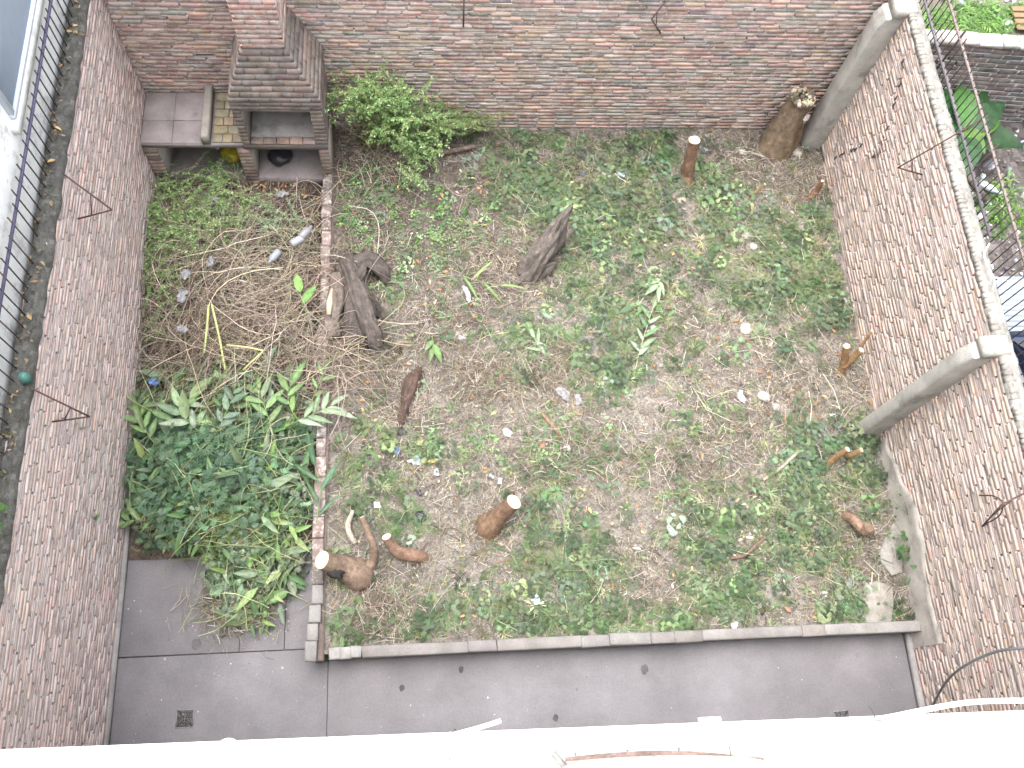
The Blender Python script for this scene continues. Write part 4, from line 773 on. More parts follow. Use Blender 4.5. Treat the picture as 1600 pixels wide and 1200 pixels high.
b = MB(); P = bedpts(62000, dry); n = len(P); straws(b, P, .055 * np.exp(rng.normal(0, .6, n)), .004 * np.exp(rng.normal(0, .3, n)), jcol(STRAW, n, .25), .15, .12)
P = bedpts(4200, dry, lift=.05); n = len(P); straws(b, P, .22 * np.exp(rng.normal(0, .4, n)), .0045 * np.exp(rng.normal(0, .3, n)), jcol(STRAW + [(.17, .13, .1)], n, .25), .12, .1)
# thicker matted patches
for px, py, rx, ry, n in ((760, 590, 60, 40, 900), (860, 580, 60, 50, 700), (760, 400, 80, 50, 500), (600, 960, 60, 40, 600), (1100, 700, 120, 80, 700), (900, 700, 90, 60, 500), (1270, 300, 60, 30, 300), (920, 250, 50, 30, 200), (560, 560, 60, 40, 400), (700, 520, 70, 60, 500)):
    P = scatter_px([(px, py, rx, ry, n)]); P[:, 2] += .02 + .05 * rng.uniform(0, 1, len(P)); m = len(P); straws(b, P, .15 * np.exp(rng.normal(0, .45, m)), .004 * np.exp(rng.normal(0, .3, m)), jcol(STRAW + [(.2, .16, .11), (.2, .16, .11)], m, .25), .25, .14)
for px, py, rx, ry, n in ((764, 826, 40, 22, 260), (560, 905, 50, 26, 260), (560, 545, 60, 40, 500), (570, 430, 50, 40, 250), (840, 425, 40, 30, 300), (1212, 238, 40, 18, 200), (635, 640, 40, 50, 300), (655, 872, 30, 14, 120), (1072, 286, 24, 14, 120), (1312, 588, 24, 16, 120), (1340, 822, 40, 20, 160)):
    P = scatter_px([(px, py, rx, ry, n)]); P[:, 2] += .015 + .05 * rng.uniform(0, 1, len(P)) ** 2; m = len(P); straws(b, P, .11 * np.exp(rng.normal(0, .5, m)), .0045 * np.exp(rng.normal(0, .3, m)), jcol(STRAW, m, .25), .3, .14)
tag(b.build('straw', MAT['straw']), 'dry straw and cut stalks strewn over the bed', 'straw', kind='stuff')
b = MB(); P = bedpts(9000); n = len(P); b.inst(ICO, ICF, rand_rot(n, 1) @ np.diag([1, .8, .6]) * (.006 * np.exp(rng.normal(0, .5, n)))[:, None, None], P, jcol([(.2, .16, .13), (.3, .26, .22), (.14, .11, .09), (.42, .39, .35), (.35, .33, .3), (.25, .21, .18)], n, .2))
P = scatter_px([(1180, 860, 90, 60, 300), (1200, 820, 80, 50, 200), (1290, 945, 40, 30, 60), (780, 800, 60, 60, 60), (1240, 310, 90, 50, 160), (1210, 360, 70, 40, 60), (1090, 900, 150, 60, 100)]); n = len(P); P[:, 2] += .012
b.inst(ICO, ICF, rand_rot(n, .5) @ np.diag([1.5, .7, .3]) * (.011 * np.exp(rng.normal(0, .5, n)))[:, None, None], P, jcol([(.45, .4, .28), (.42, .38, .32), (.5, .47, .4), (.34, .28, .2)], n, .2))
tag(b.build('crumbs', MAT['stone']), 'soil crumbs, pebbles and pale wood chips lying over the bed', 'crumbs', kind='stuff')
b = MB(); P = np.concatenate([bedpts(900, lift=.015), scatter_px([(700, 450, 90, 60, 60), (900, 560, 100, 50, 60), (1230, 640, 70, 60, 60), (760, 280, 80, 50, 40), (950, 260, 120, 60, 60), (600, 600, 60, 60, 30)])]); P[:, 2] += .012; n = len(P); leafstuff(b, P, jcol([(.3, .16, .07), (.24, .14, .08), (.2, .15, .1), (.36, .21, .09), (.4, .34, .12), (.34, .29, .22)], n, .25), .05, .35)
tag(b.build('dead_leaves', MAT['straw']), 'curled brown and orange dead leaves scattered over the bed', 'dead leaves', kind='stuff')

# ------------------------------------------------------------------ heap of dry vines on the left strip
def heap_px(px, py, h): return at(px, py, h)
def heaph(x, y):
    """height of the heaps on the paved strip"""
    v = .42 * np.exp(-(((x - 1.25) / .95) ** 2 + ((y - 4.9) / 1.25) ** 2)) + .16 * np.exp(-(((x - .6) / .7) ** 2 + ((y - 5.9) / .8) ** 2))
    c = .54 * np.exp(-(((x - 1.1) / .95) ** 2 + ((y - 2.95) / .85) ** 2))
    return v + c + .04 * vn(x * 3, y * 3, 15)
def curl(mb, p, L, r, col, seg=9, wig=.5, arch=.12, hf=None, n=3):
    a = random.uniform(0, 6.28); c = random.uniform(-wig, wig); P = [np.array(p, float)]
    for i in range(seg):
        a += c / seg * 3 + random.gauss(0, .12); q = P[-1] + np.array([math.cos(a), math.sin(a), 0]) * L / seg; q[2] = p[2] + arch * math.sin(math.pi * (i + 1) / seg) + random.gauss(0, .008); P.append(q)
    P = np.array(P); P -= (P.mean(0) - np.array(p)) * [1, 1, 0]
    if hf is not None: P[:, 2] += hf(P[:, 0], P[:, 1]) - hf(*P[len(P) // 2, :2])
    V, B_ = tube(P, np.linspace(r, r * .5, len(P)), n, cap=False); mb.add(V, B_, col); return P
VINE = [(.37, .31, .25), (.44, .38, .31), (.25, .2, .155), (.3, .245, .2), (.46, .4, .31), (.2, .16, .13), (.32, .28, .19)]
b = MB()
for k in range(2300):
    t = random.random(); px, py = (random.gauss(370, 85), random.gauss(430, 70)) if t < .62 else ((random.gauss(330, 70), random.gauss(535, 40)) if t < .8 else ((random.gauss(280, 55), random.gauss(360, 50)) if t < .9 else (random.gauss(520, 30), random.gauss(580, 35))))
    if not (212 < px < 590 and 285 < py < 625): continue
    p = at(px, py, .3); h = heaph(p[0], p[1]) if p[0] < 2.1 else soilz(p[0], p[1]) + .1
    p = at(px, py, max(.1, h)); p[2] = h * random.uniform(.35, 1.15) + .05; p[0] = max(p[0], .15)
    curl(b, p, random.uniform(.35, 1.5), random.uniform(.0025, .006), jcol(VINE, 1, .25)[0], 9, .7, random.uniform(.03, .3))
b.V = [np.c_[np.clip(v[:, 0], .03, 9), v[:, 1:]] for v in b.V]
tag(b.build('dry_vine_heap', MAT['straw']), 'tangled heap of dry brown vine stems on the left strip', 'dry vines', kind='stuff')
def fern_sprig(mb, P, lsize, cols, step=.02, wd=.42, seed=0):
    """small leaves in pairs along a stem path"""
    d = np.diff(P, axis=0); s = np.concatenate([[0], np.cumsum(np.linalg.norm(d, axis=1))]); n = int(s[-1] / step)
    if n < 3: return
    t = np.linspace(0, s[-1], n); Q = np.stack([np.interp(t, s, P[:, i]) for i in range(3)], -1); T = np.gradient(Q, axis=0); hd = np.arctan2(T[:, 1], T[:, 0])
    for sd_ in (-1, 1):
        a = hd + sd_ * rng.uniform(.7, 1.3, n); M = euler(a, rng.normal(.15, .35, n), rng.normal(0, .4, n)); sc = lsize * np.exp(rng.normal(0, .3, n)); mb.inst(LEAFLET, LEAFLET_F, M * sc[:, None, None] @ np.diag([1, wd, 1]), Q, jcol(cols, n, .22))
JAS = [(.16, .28, .09), (.19, .32, .1), (.12, .22, .07), (.25, .36, .14), (.34, .42, .22)]
b = MB(); bs = MB()
for k in range(310):
    t = random.random()
    if t < .55: px, py = random.gauss(300, 50), random.gauss(345, 38)
    elif t < .75: px, py = random.gauss(250, 22), random.gauss(420, 60)
    elif t < .85: px, py = random.gauss(345, 10), random.gauss(290, 18)
    else: px, py = random.gauss(400, 50), random.gauss(345, 20)
    if px < 214: px = 214 + random.uniform(0, 25)
    p = at(px, py, .35); p[2] = max(.15, heaph(p[0], p[1])) + random.uniform(.06, .26)
    p[0] = max(p[0], .06)
    P = curl(bs, p, random.uniform(.25, .6), .0022, jcol([(.25, .28, .12), (.3, .25, .15)], 1)[0], 8, .6, random.uniform(.03, .15)); fern_sprig(b, P, .026, JAS if t < .85 else [(.2, .28, .16), (.24, .32, .2)], .019)
for m in (b, bs): m.V = [np.c_[np.clip(v[:, 0], .02, 9), v[:, 1:]] for v in m.V]
cr = b.build('creeper', MAT['leaf']); bs.build('stems', MAT['straw'], cr); tag(cr, 'light green creeper with feathery leaves over the back of the dry heap', 'creeper', kind='stuff')
# climbing shrub against the back wall
sh = empty('climbing_shrub', tuple(at(600, 225, .25)), 'bright green feathery climbing shrub growing up the back wall', 'shrub'); o0 = np.array(sh.location); b = MB(); bs = MB()
for k in range(250):
    t = random.random(); base = np.array([2.75 + random.uniform(-.25, .6), 7.55 + random.uniform(-.1, .15), .25])
    if t < .42: tip = at(random.gauss(590, 36), random.gauss(124, 22), random.uniform(.85, 1.6))
    elif t < .64: tip = at(random.gauss(640, 34), random.gauss(178, 22), random.uniform(.6, 1.1))
    elif t < .76: tip = at(random.gauss(655, 14), random.gauss(235, 28), random.uniform(.35, .6))
    else: tip = at(random.gauss(718, 34), random.gauss(180, 18), random.uniform(.35, .8))
    tip[1] = min(tip[1], YB - .05)
    mid = (base + tip) / 2 + [random.gauss(0, .1), -random.uniform(0, .2), random.uniform(.1, .45)]; P = smooth_path([base, mid, tip], 9); P[:, 1] = np.minimum(P[:, 1], YB - .03)
    V, B_ = tube(P, np.linspace(.0045, .0015, len(P)), 3, cap=False); bs.add(V - o0, B_, jcol([(.3, .24, .14), (.22, .25, .1), (.36, .29, .18)], 1)[0])
    i0 = random.choice([8, 9, 10, 11, 12]); fern_sprig(b, P[i0:] - o0, .03, JAS if t < .82 else [(.12, .19, .06), (.2, .22, .1)], .02)
    if t < .82:
        for q in range(2):
            j = random.randint(8, len(P) - 3); e_ = P[j] + np.array([random.gauss(0, .14), -abs(random.gauss(.05, .1)), random.gauss(0, .07)]); e_[1] = min(e_[1], YB - .03); Q = smooth_path([P[j], (P[j] + e_) / 2 + [0, 0, .03], e_], 4); fern_sprig(b, Q - o0, .03, JAS, .018)
for k in range(70):
    p = at(random.gauss(620, 50), random.gauss(255, 25), .4); curl(bs, p - o0, random.uniform(.2, .7), .003, jcol(VINE, 1)[0], 8, .8, .1)
f_ = b.build('foliage', MAT['leaf'], sh); tag(f_, kind='stuff'); tag(bs.build('stems', MAT['straw'], sh), kind='stuff')

# ------------------------------------------------------------------ heap of fresh cuttings with large leaves
CUT = [(.09, .17, .065), (.115, .2, .08), (.075, .14, .06), (.14, .22, .1), (.2, .27, .17), (.17, .25, .13), (.22, .29, .2)]
def cut_pts(n, sx=1., sy=1.):
    """photo positions on the heap of cuttings"""
    out = []
    while len(out) < n:
        px, py = random.uniform(188, 515), random.uniform(575, 975)
        cx = 345 + (py - 760) * .06; hw = 150 if py < 790 else 150 - (py - 790) * .62
        if py < 620: hw = 110 + (py - 575) * .8
        if px < 345 and py > 850: hw *= .62
        if abs(px - cx - (30 if py > 850 else 0)) < hw * (1 - .1 * random.random()): out.append((px, py))
    return out
def hpt(px, py, f=1.):
    p = at(px, py, .3)
    for _ in range(3): p = at(px, py, max(.03, float(heaph(p[0], p[1])) * f))
    p[2] = max(p[2], .03); p[0] = max(p[0], .05); return p
b = MB()
P = []
for px, py in cut_pts(600): P.append(hpt(px, py, random.uniform(.3, .95)))
P = np.array(P); add_weeds(b, P, 'palm', jcol(CUT[3:], len(P), .35), 1.15, .3, .6)
P = np.array([hpt(px, py, random.uniform(.4, 1.)) for px, py in [(random.gauss(315, 55), random.gauss(735, 45)) for _ in range(480)]]); P[:, 2] += .05; add_weeds(b, P, 'palm', jcol([(.1, .18, .1), (.085, .155, .085), (.13, .21, .13)], len(P), .25), 1.35, .25, .5)
for px, py in [(random.gauss(345, 55), random.gauss(825, 28)) for _ in range(200)]:
    p = hpt(px, py); Q = curl(b, p, random.uniform(.15, .4), .002, (.2, .24, .1), 6, .6, .06); fern_sprig(b, Q, .014, [(.14, .19, .06), (.2, .24, .09), (.1, .15, .05)], .014)
P = np.array([hpt(px, py, random.uniform(.5, 1.05)) for px, py in cut_pts(720)]); leafstuff(b, P + [0, 0, .06], jcol(CUT + [(.2, .3, .1), (.24, .31, .14)], len(P), .25), .2, .4, .26)
tag(b.build('green_cuttings', MAT['leaf']), 'heap of freshly cut weeds and leaves on the paved strip', 'cuttings', kind='stuff')
b = MB(); P = np.array([hpt(px, py, random.uniform(.3, 1.0)) for px, py in cut_pts(1300) + [(random.gauss(370, 40), random.gauss(950, 22)) for _ in range(350)]]); n = len(P); straws(b, P + [0, 0, .05], .18 * np.exp(rng.normal(0, .5, n)), .0048 * np.exp(rng.normal(0, .3, n)), jcol(STRAW + [(.3, .34, .16), (.36, .4, .2), (.16, .12, .09)], n, .25), .3, .1)
for px, py in cut_pts(130):
    p = hpt(px, py, 1.0); p[2] += .05 + random.uniform(0, .06); curl(b, p, random.uniform(.25, .8), random.uniform(.003, .0055), jcol([(.3, .36, .17), (.38, .42, .22), (.4, .36, .26), (.26, .3, .13)], 1, .15)[0], 7, .35, random.uniform(.02, .12), n=4)
b.V = [np.c_[np.clip(v[:, 0], .03, 9), v[:, 1:]] for v in b.V]
tag(b.build('cut_stalks', MAT['straw']), 'cut green and dry stalks mixed through the heap of cuttings', 'stalks', kind='stuff')
b = MB()
for px, py in [(random.gauss(375, 38), random.gauss(948, 24)) for _ in range(260)]:
    p = at(px, py, .05); p[2] = random.uniform(.02, .09); curl(b, p, random.uniform(.06, .22), .002, jcol([(.2, .19, .09), (.26, .24, .13), (.14, .18, .06), (.16, .13, .09)], 1)[0], 5, .8, .03)
tag(b.build('sweepings', MAT['straw']), 'swept up moss and stalk scraps at the front tip of the heap', 'sweepings', kind='stuff')
# single branches with large leaves lying on top
def branch(pts, hs, label, nleaf, L, cols, wd=.3, stemcol=(.2, .27, .1), r=.007, both=True, start=.25, up=.35):
    P = smooth_path([at(px, py, h) for (px, py), h in zip(pts, hs)], 6); o0 = P[0].copy(); root = empty('leafy_branch', tuple(o0), label, 'branch', 'cut branches with large leaves'); b = MB(); V, B_ = tube(P - o0, np.linspace(r, r * .5, len(P)), 6); b.add(V, B_, stemcol); b.build('stem', MAT['leaf'], root, True)
    for k in range(nleaf):
        t = start + (1 - start) * (k + .5) / nleaf; i = min(len(P) - 2, int(t * (len(P) - 1))); T = P[i + 1] - P[i]; T /= np.linalg.norm(T); s = 1 if k % 2 else -1; a = math.atan2(T[1], T[0]) + s * random.uniform(.45, 1.0) * (1 if k < nleaf - 1 else .1)
        d = np.array([math.cos(a), math.sin(a), random.uniform(up - .35, up)]); b = MB(); l = L * 1.25 * random.uniform(.7, 1.15); big_leaf(b, P[i], d, l, l * wd * .82 * random.uniform(.85, 1.15), random.uniform(.1, .4), jcol(cols, 1, .1, .04)[0], 7, random.uniform(.1, .3), .04, o0); b.build('leaf', MAT['leaf'], root, True)
PG = [(.2, .28, .16), (.24, .32, .2), (.27, .34, .24)]; DG = [(.16, .26, .1), (.19, .29, .12), (.14, .22, .09)]; LG = [(.16, .3, .08), (.2, .34, .1)]
branch([(445, 668), (470, 655), (500, 643), (520, 632)], [.45, .5, .5, .5], 'pale leaved branch reaching right over the brick edging', 8, .24, PG, .3)
branch([(482, 640), (492, 615), (502, 590), (512, 568)], [.4, .45, .5, .5], 'thin branch with small buds standing up beside the brick edging', 5, .16, DG, .34)
branch([(160, 580), (185, 605), (210, 628), (250, 648)], [.55, .5, .48, .45], 'long bare yellowish stalk leaning on the left brick wall above the cuttings', 3, .26, DG, .25, (.32, .4, .14), .011, start=.6)
branch([(250, 703), (232, 680), (222, 655), (212, 630)], [.4, .42, .42, .4], 'drooping dark leaved branch at the left edge of the cuttings', 7, .2, DG, .28)
branch([(270, 818), (240, 815), (210, 813), (192, 818)], [.3, .3, .28, .25], 'small branch pointing left from the lower heap onto the left wall foot', 6, .17, DG, .32)
branch([(350, 700), (345, 665), (360, 630), (368, 600)], [.5, .52, .55, .5], 'bluish upright branch with crumpled leaves in the top of the cuttings', 8, .17, [(.13, .2, .13), (.16, .22, .16)], .42)
branch([(330, 690), (300, 665), (280, 640), (300, 620)], [.5, .5, .5, .48], 'broad leaved branch in the upper left of the cuttings', 8, .26, DG + PG, .36)
branch([(430, 690), (420, 655), (410, 625), (405, 605)], [.48, .5, .5, .5], 'branch with tall upright leaves in the upper right of the cuttings', 7, .24, DG + PG[:1], .3)
branch([(470, 660), (455, 640), (450, 615), (455, 600)], [.45, .5, .5, .5], 'branch with two large folded leaves left of the pale leaved one', 5, .27, DG, .3)
branch([(455, 780), (430, 815), (410, 845), (398, 872)], [.42, .38, .3, .2], 'bowed stalk with a single round yellow green leaf at its top end', 2, .17, LG, .55, (.28, .34, .16), .006, start=0.)
branch([(484, 942), (450, 925), (410, 902), (372, 872)], [.08, .12, .2, .3], 'long pale stalk with big drooping leaves across the front of the heap', 8, .24, PG + DG + LG, .38, (.3, .37, .2), .007, start=.2)
branch([(302, 916), (310, 880), (322, 850), (337, 815)], [.06, .15, .24, .3], 'thin grey stalk with limp leaves rising from the paving', 5, .18, PG + LG, .36, (.34, .38, .28), .005, start=.35)
branch([(408, 925), (409, 935), (411, 945)], [.12, .1, .08], 'small sprig with a bright green leaf at the front tip of the heap', 2, .14, LG, .45, start=.5)
branch([(490, 840), (497, 800), (500, 760), (488, 715)], [.3, .38, .42, .42], 'long curved dark blades hanging along the brick edging', 5, .34, [(.06, .13, .06), (.09, .16, .09)], .16)
branch([(395, 720), (360, 725), (330, 740), (300, 770)], [.5, .5, .46, .42], 'large leaved branch lying in the middle of the cuttings', 8, .2, DG, .36)
branch([(440, 800), (425, 770), (415, 740), (420, 715)], [.42, .46, .48, .48], 'light green branch on the right half of the cuttings', 7, .18, LG + DG, .42)
branch([(480, 1010 - 520), (474, 480), (470, 462), (468, 448)], [.5, .55, .6, .62], 'fresh green sprig with two bright leaves beside the gap in the brick edging', 2, .3, LG, .4, (.2, .28, .1), .006, start=.3, up=.2)
branch([(990, 590), (998, 555), (1008, 520), (1022, 475)], [.28, .32, .34, .34], 'cut branch with grey green leaves lying in the middle of the bed', 9, .2, PG + [(.12, .2, .1)], .26, (.38, .42, .24), .008, start=.3)
branch([(1085, 590), (1100, 625), (1120, 655), (1142, 686)], [.28, .3, .3, .28], 'bare green cut stalk lying right of the grey green branch', 3, .14, DG, .3, (.28, .36, .16), .008, start=.75)
branch([(905, 568), (870, 558), (845, 548), (832, 520)], [.28, .3, .32, .34], 'pale stalk with two long grey green leaves near the matted straw', 4, .2, PG, .26, (.4, .42, .26), .006, start=.55)
branch([(675, 525), (677, 535), (676, 548)], [.3, .34, .32], 'small fresh leaf sprig lying right of the old dark stump', 3, .18, LG[:1] + DG, .42)
branch([(683, 434), (715, 430), (745, 438), (800, 450)], [.3, .34, .33, .3], 'flat cut reed stalk pointing right beside the broken stump', 4, .28, [(.2, .27, .11), (.14, .23, .08)], .13, (.3, .34, .16), .007, start=.4)
branch([(1040, 430), (1030, 440), (1028, 452)], [.3, .34, .34], 'pair of grey leaves beside the dark hole in the bed', 4, .18, PG, .34)
# cut yellow canes
def cane(a, c, label, ha=.3, hc=.5, r=.012):
    ha += .28; hc += .3
    P = smooth_path([at(*a, ha), (at(*a, ha) + at(*c, hc)) / 2 + [0.01, 0, .02], at(*c, hc)], 5); rr = np.full(len(P), r); rr[::4] *= 1.2; b = MB(); V, B_ = tube(P, rr, 8); b.add(V, B_, (.42, .46, .2)); tag(b.build('cut_cane', MAT['wood'], smooth=True, origin=P[0]), label, 'cane', 'yellow green canes stuck in the heap')
cane((319, 552), (326, 476), 'left one of two upright yellow green canes above the cuttings'); cane((352, 578), (331, 476), 'right one of two upright yellow green canes above the cuttings'); cane((354, 539), (412, 548), 'cane lying across towards the brick edging', .5, .55, .009); cane((380, 578), (411, 549), 'short cane slanting up to the tip of the lying cane', .45, .55, .009)
# small plants on the right wall and ledge
def wall_plant(px, py, x, label, n=9, L=.06):
    p = at(px, py, x, 0); b = MB()
    for k in range(n):
        q = p + np.array([-random.uniform(.01, .12), random.gauss(0, .1), random.gauss(.0, .06)]); V, F = palm_leaf(L, .02, .0, 5); M = euler(rng.uniform(0, 6.28, 1), rng.normal(0, .3, 1), rng.normal(0, .3, 1)); b.inst(V, F, M, q[None], jcol([(.05, .12, .04), (.08, .17, .05)], 1)); V, B_ = tube([p, (p + q) / 2 + [-.01, 0, .02], q], .002, 3); b.add(V, B_, (.12, .18, .07))
    o = b.build('wall_plant', MAT['leaf'], origin=p); tag(o, label, 'plant', 'small plants rooted in the walls')
wall_plant(1420, 862, W - .02, 'sprig of dark lobed leaves growing out of the plastered foot of the right wall', 14, .055)
wall_plant(1411, 838, W - .02, 'tiny weed in the right wall just above the lobed sprig', 4, .035); wall_plant(1419, 805, W - .02, 'small weed tuft on the plaster band beside the hooked stump', 4, .035); wall_plant(1416, 932, W - .02, 'feathery weed at the foot of the right wall by the paving slab', 7, .045)
wall_plant(18, 795, .0, 'small green plant on the mossy left ledge near the picture edge', 10, .07); wall_plant(150, 812, .03, 'faint weed sprig on the left wall beside the cuttings', 4, .04)
# right hand yard ground cover
b = MB(); P = np.array([at(random.gauss(1500, 45), random.gauss(34, 14), 0) for _ in range(260)] + [at(random.gauss(1580, 35), random.gauss(335, 22), 0) for _ in range(60)] + [at(random.uniform(1500, 1600), random.uniform(0, 40), 0) for _ in range(40)]); P = P[(P[:, 1] > 8.55) | (P[:, 1] < 8)]; P[:, 2] = -.05; n = len(P); add_weeds(b, P, 'palm', jcol([(.1, .19, .05), (.12, .22, .06), (.08, .15, .045)], n, .3), .7, .3); add_weeds(b, P, 'grass', jcol([(.12, .24, .05), (.15, .27, .07)], n, .25), 1.1, .3)
tag(b.build('yard_weeds', MAT['leaf']), 'bright green weeds in the right hand yard beyond the dark wall', 'weeds', kind='stuff')
b = MB(); P = np.array([at(random.uniform(1490, 1620), random.uniform(200, 470), -.04) for _ in range(420)] + [at(random.uniform(1480, 1600), random.uniform(-5, 50), -.04) for _ in range(90)]); n = len(P); b.inst(ICO, ICF, rand_rot(n, 1) @ np.diag([1, .8, .5]) * (.025 * np.exp(rng.normal(0, .6, n)))[:, None, None], P, jcol([(.3, .3, .31), (.5, .52, .55), (.16, .14, .13), (.1, .09, .09), (.22, .24, .27)], n, .2)); tag(b.build('rubble', MAT['stone']), 'rubble and scraps on the ground of the right hand yard', 'rubble', kind='stuff')

# ------------------------------------------------------------------ stones, slabs, litter
def stone(px, py, r, col, label, name='stone', cat='stone', flat=.55, sub=2):
    p = S(px, py, r * .15); u = np.array([[math.cos(a) * math.cos(e_), math.sin(a) * math.cos(e_), math.sin(e_)] for e_ in np.linspace(-1.5, 1.5, 7) for a in np.linspace(0, 6.2832, 11)[:-1]]); f = 1 + .25 * vn(u[:, 0] * 1.6 + px, u[:, 1] * 1.6 + u[:, 2], 3) + .1 * vn(u[:, 0] * 4 + px, u[:, 1] * 4 + u[:, 2] * 3, 4)
    i = np.arange(6)[:, None] * 10; k = np.arange(10)[None]; F = np.stack([i + k, i + (k + 1) % 10, i + 10 + (k + 1) % 10, i + 10 + k], -1).reshape(-1, 4); b = MB(); b.add(u * f[:, None] * r * [1, .85, flat], F, col); o = b.build(name, MAT['stone']); o.location = p; o.rotation_euler = (0, 0, random.uniform(0, 6)); tag(o, label, cat)
stone(1243, 241, .075, (.36, .34, .3), 'pale upright stone near the foot of the corner column'); stone(1192, 621, .085, (.35, .33, .3), 'pale angular stone right of the grey bag scraps'); stone(1212, 638, .06, (.3, .27, .245), 'round beige stone beside the pale angular stone'); stone(1164, 516, .09, (.4, .37, .33), 'flat greyish stone below the right weeds'); stone(1160, 240, .055, (.45, .42, .38), 'small beige stone between the slim stump and the old trunk'); stone(1062, 318, .07, (.46, .36, .31), 'pinkish rubble piece in front of the slim upright stump')
stone(1167, 372, .08, (.4, .35, .32), 'brownish rubble piece in the weeds right of the middle'); stone(1176, 388, .06, (.34, .325, .3), 'light rubble piece just below the brownish one'); stone(1322, 470, .06, (.35, .335, .32), 'light stone against the foot of the pale wall')
def slab_piece(poly, z0, th, col, label):
    P = [S(px, py, z0) for px, py in poly]; n = len(P); c = np.mean(P, 0); top = np.array(P); zt = max(top[:, 2]); top[:, 2] = zt; lo = top - [0, 0, th]; mid = top - [0, 0, .006]; tp = c * [1, 1, 0] + [0, 0, zt] + (top - c * [1, 1, 0] - [0, 0, zt]) * [.965, .965, 1]
    V = np.concatenate([lo, mid, tp]); F = np.array([[q + i, q + (i + 1) % n, q + n + (i + 1) % n, q + n + i] for q in (0, n) for i in range(n)]); b = MB(); b.add(V - c, [F, (np.arange(n) + 2 * n)[None]], col); o = b.build('broken_slab', MAT['floor'] if False else MAT['stone']); o.location = c; tag(o, label, 'slab')
slab_piece([(1346, 976), (1350, 912), (1368, 908), (1393, 918), (1395, 944), (1391, 972)], .05, .07, (.26, .245, .215), 'flat broken concrete slab in the front right corner of the bed')
slab_piece([(1183, 912), (1212, 908), (1226, 926), (1205, 952), (1184, 958)], .015, .05, (.24, .215, .2), 'half buried slab piece left of the broken concrete slab')
slab_piece([(1395, 816), (1410, 846), (1408, 895), (1392, 900), (1370, 870)], .02, .05, (.25, .235, .215), 'rough cement patch at the foot of the pale wall')
def litter(px, py, w_, h_, col, label, cat='plastic scrap', name='plastic_scrap', z=None, crumple=.35, mt='plastic', rot=None):
    p = S(px, py, .02) if z is None else at(px, py, z); n = 9; g_ = np.linspace(-.5, .5, n); X, Y = np.meshgrid(g_, g_); col = np.array(col) * .8; sx, sy = w_ / 190., h_ / 190.; sd_ = random.random() * 50
    ed = 1 + .35 * vn(X * 3 + sd_, Y * 3, 5); x_ = X * sx * ed + .08 * sx * vn(X * 4, Y * 4 + sd_, 6); y_ = Y * sy * ed * np.sqrt(1 - .8 * (2 * X) ** 2 * .6); Z = crumple * min(sx, sy) * (.5 * vn(X * 4 + sd_, Y * 4, 7) + .35 * vn(X * 9 + sd_, Y * 9, 8) + .35) + .01
    i = np.arange(n - 1)[:, None] * n + np.arange(n - 1)[None]; F = np.stack([i, i + 1, i + n + 1, i + n], -1).reshape(-1, 4); b = MB(); b.add(np.stack([x_, y_, Z], -1), F, np.array(col) * np.exp(.06 * rng.normal(0, 1, (len(F), 1)))); o = b.build(name, MAT[mt], smooth=False); o.location = p; o.rotation_euler = (0, 0, random.uniform(-.6, .6) if rot is None else rot); tag(o, label, cat)
WHT, GRY, BLU = (.36, .36, .37), (.24, .24, .25), (.1, .17, .33)
litter(720, 527, 26, 20, WHT, 'crumpled white plastic scrap right of the fresh leaf sprig'); litter(792, 679, 20, 14, (.7, .68, .66), 'white paper scrap in the middle of the bed', 'paper', 'paper_scrap'); litter(880, 616, 24, 34, GRY, 'larger grey plastic rag beside the matted straw'); litter(902, 626, 14, 24, GRY, 'smaller grey plastic rag just right of the larger one'); litter(1156, 624, 16, 30, (.48, .48, .52), 'grey purple plastic scrap left of the pale angular stone'); litter(1018, 518, 20, 24, (.45, .43, .44), 'greyish bag scrap under the grey green branch'); litter(620, 706, 12, 16, BLU, 'bluish rag left of the pale blue grey cloth'); litter(650, 720, 28, 20, (.3, .36, .4), 'pale blue grey cloth right of the bluish rag', 'cloth', 'cloth_scrap')
litter(584, 549, 10, 12, (.5, .58, .7), 'pale blue bottle cap sized scrap under the roots of the dark stump'); litter(581, 567, 12, 12, (.2, .28, .55), 'small blue scrap below the roots of the dark stump'); litter(555, 612, 16, 8, (.5, .52, .6), 'tiny white and blue wrapper by the brick edging'); litter(242, 596, 24, 22, (.1, .22, .55), 'bright blue rag on the dry vines by the left wall', 'rag', 'rag', .25); litter(682, 738, 12, 16, WHT, 'small white scrap near the pale blue grey cloth'); litter(768, 745, 12, 8, WHT, 'tiny white scrap above the smooth brown stump'); litter(781, 752, 8, 14, (.55, .55, .56), 'tiny grey white scrap right of the tiny white one'); litter(836, 937, 18, 22, (.52, .55, .6), 'pale plastic wrapper near the front of the bed'); litter(995, 856, 18, 8, (.52, .5, .5), 'thin light strip lying in the lower middle of the bed'); litter(1098, 237, 12, 22, (.42, .45, .54), 'bluish plastic scrap at the right of the slim upright stump'); litter(1103, 216, 12, 8, GRY, 'small grey scrap behind the slim upright stump')
litter(1147, 977, 14, 14, (.6, .58, .58), 'pale scrap at the front edge near the right end', 'paper', 'paper_scrap'); litter(1310, 665, 26, 14, (.46, .46, .5), 'torn clear plastic at the foot of the middle column'); litter(1298, 652, 12, 10, (.7, .7, .7), 'small white scrap left of the torn clear plastic'); litter(730, 460, 12, 40, (.36, .36, .38), 'long grey plastic strip in the dry grass above the white crumpled scrap'); litter(1330, 392, 16, 26, (.45, .4, .38), 'pinkish scrap in the weeds by the right wall'); litter(970, 275, 20, 14, (.3, .36, .4), 'bluish scrap in the weeds near the back wall'); litter(911, 272, 12, 12, (.08, .12, .18), 'dark blue scrap in the weeds left of the bluish one'); litter(885, 703, 14, 12, (.5, .48, .48), 'grey white flake right of the white paper scrap')
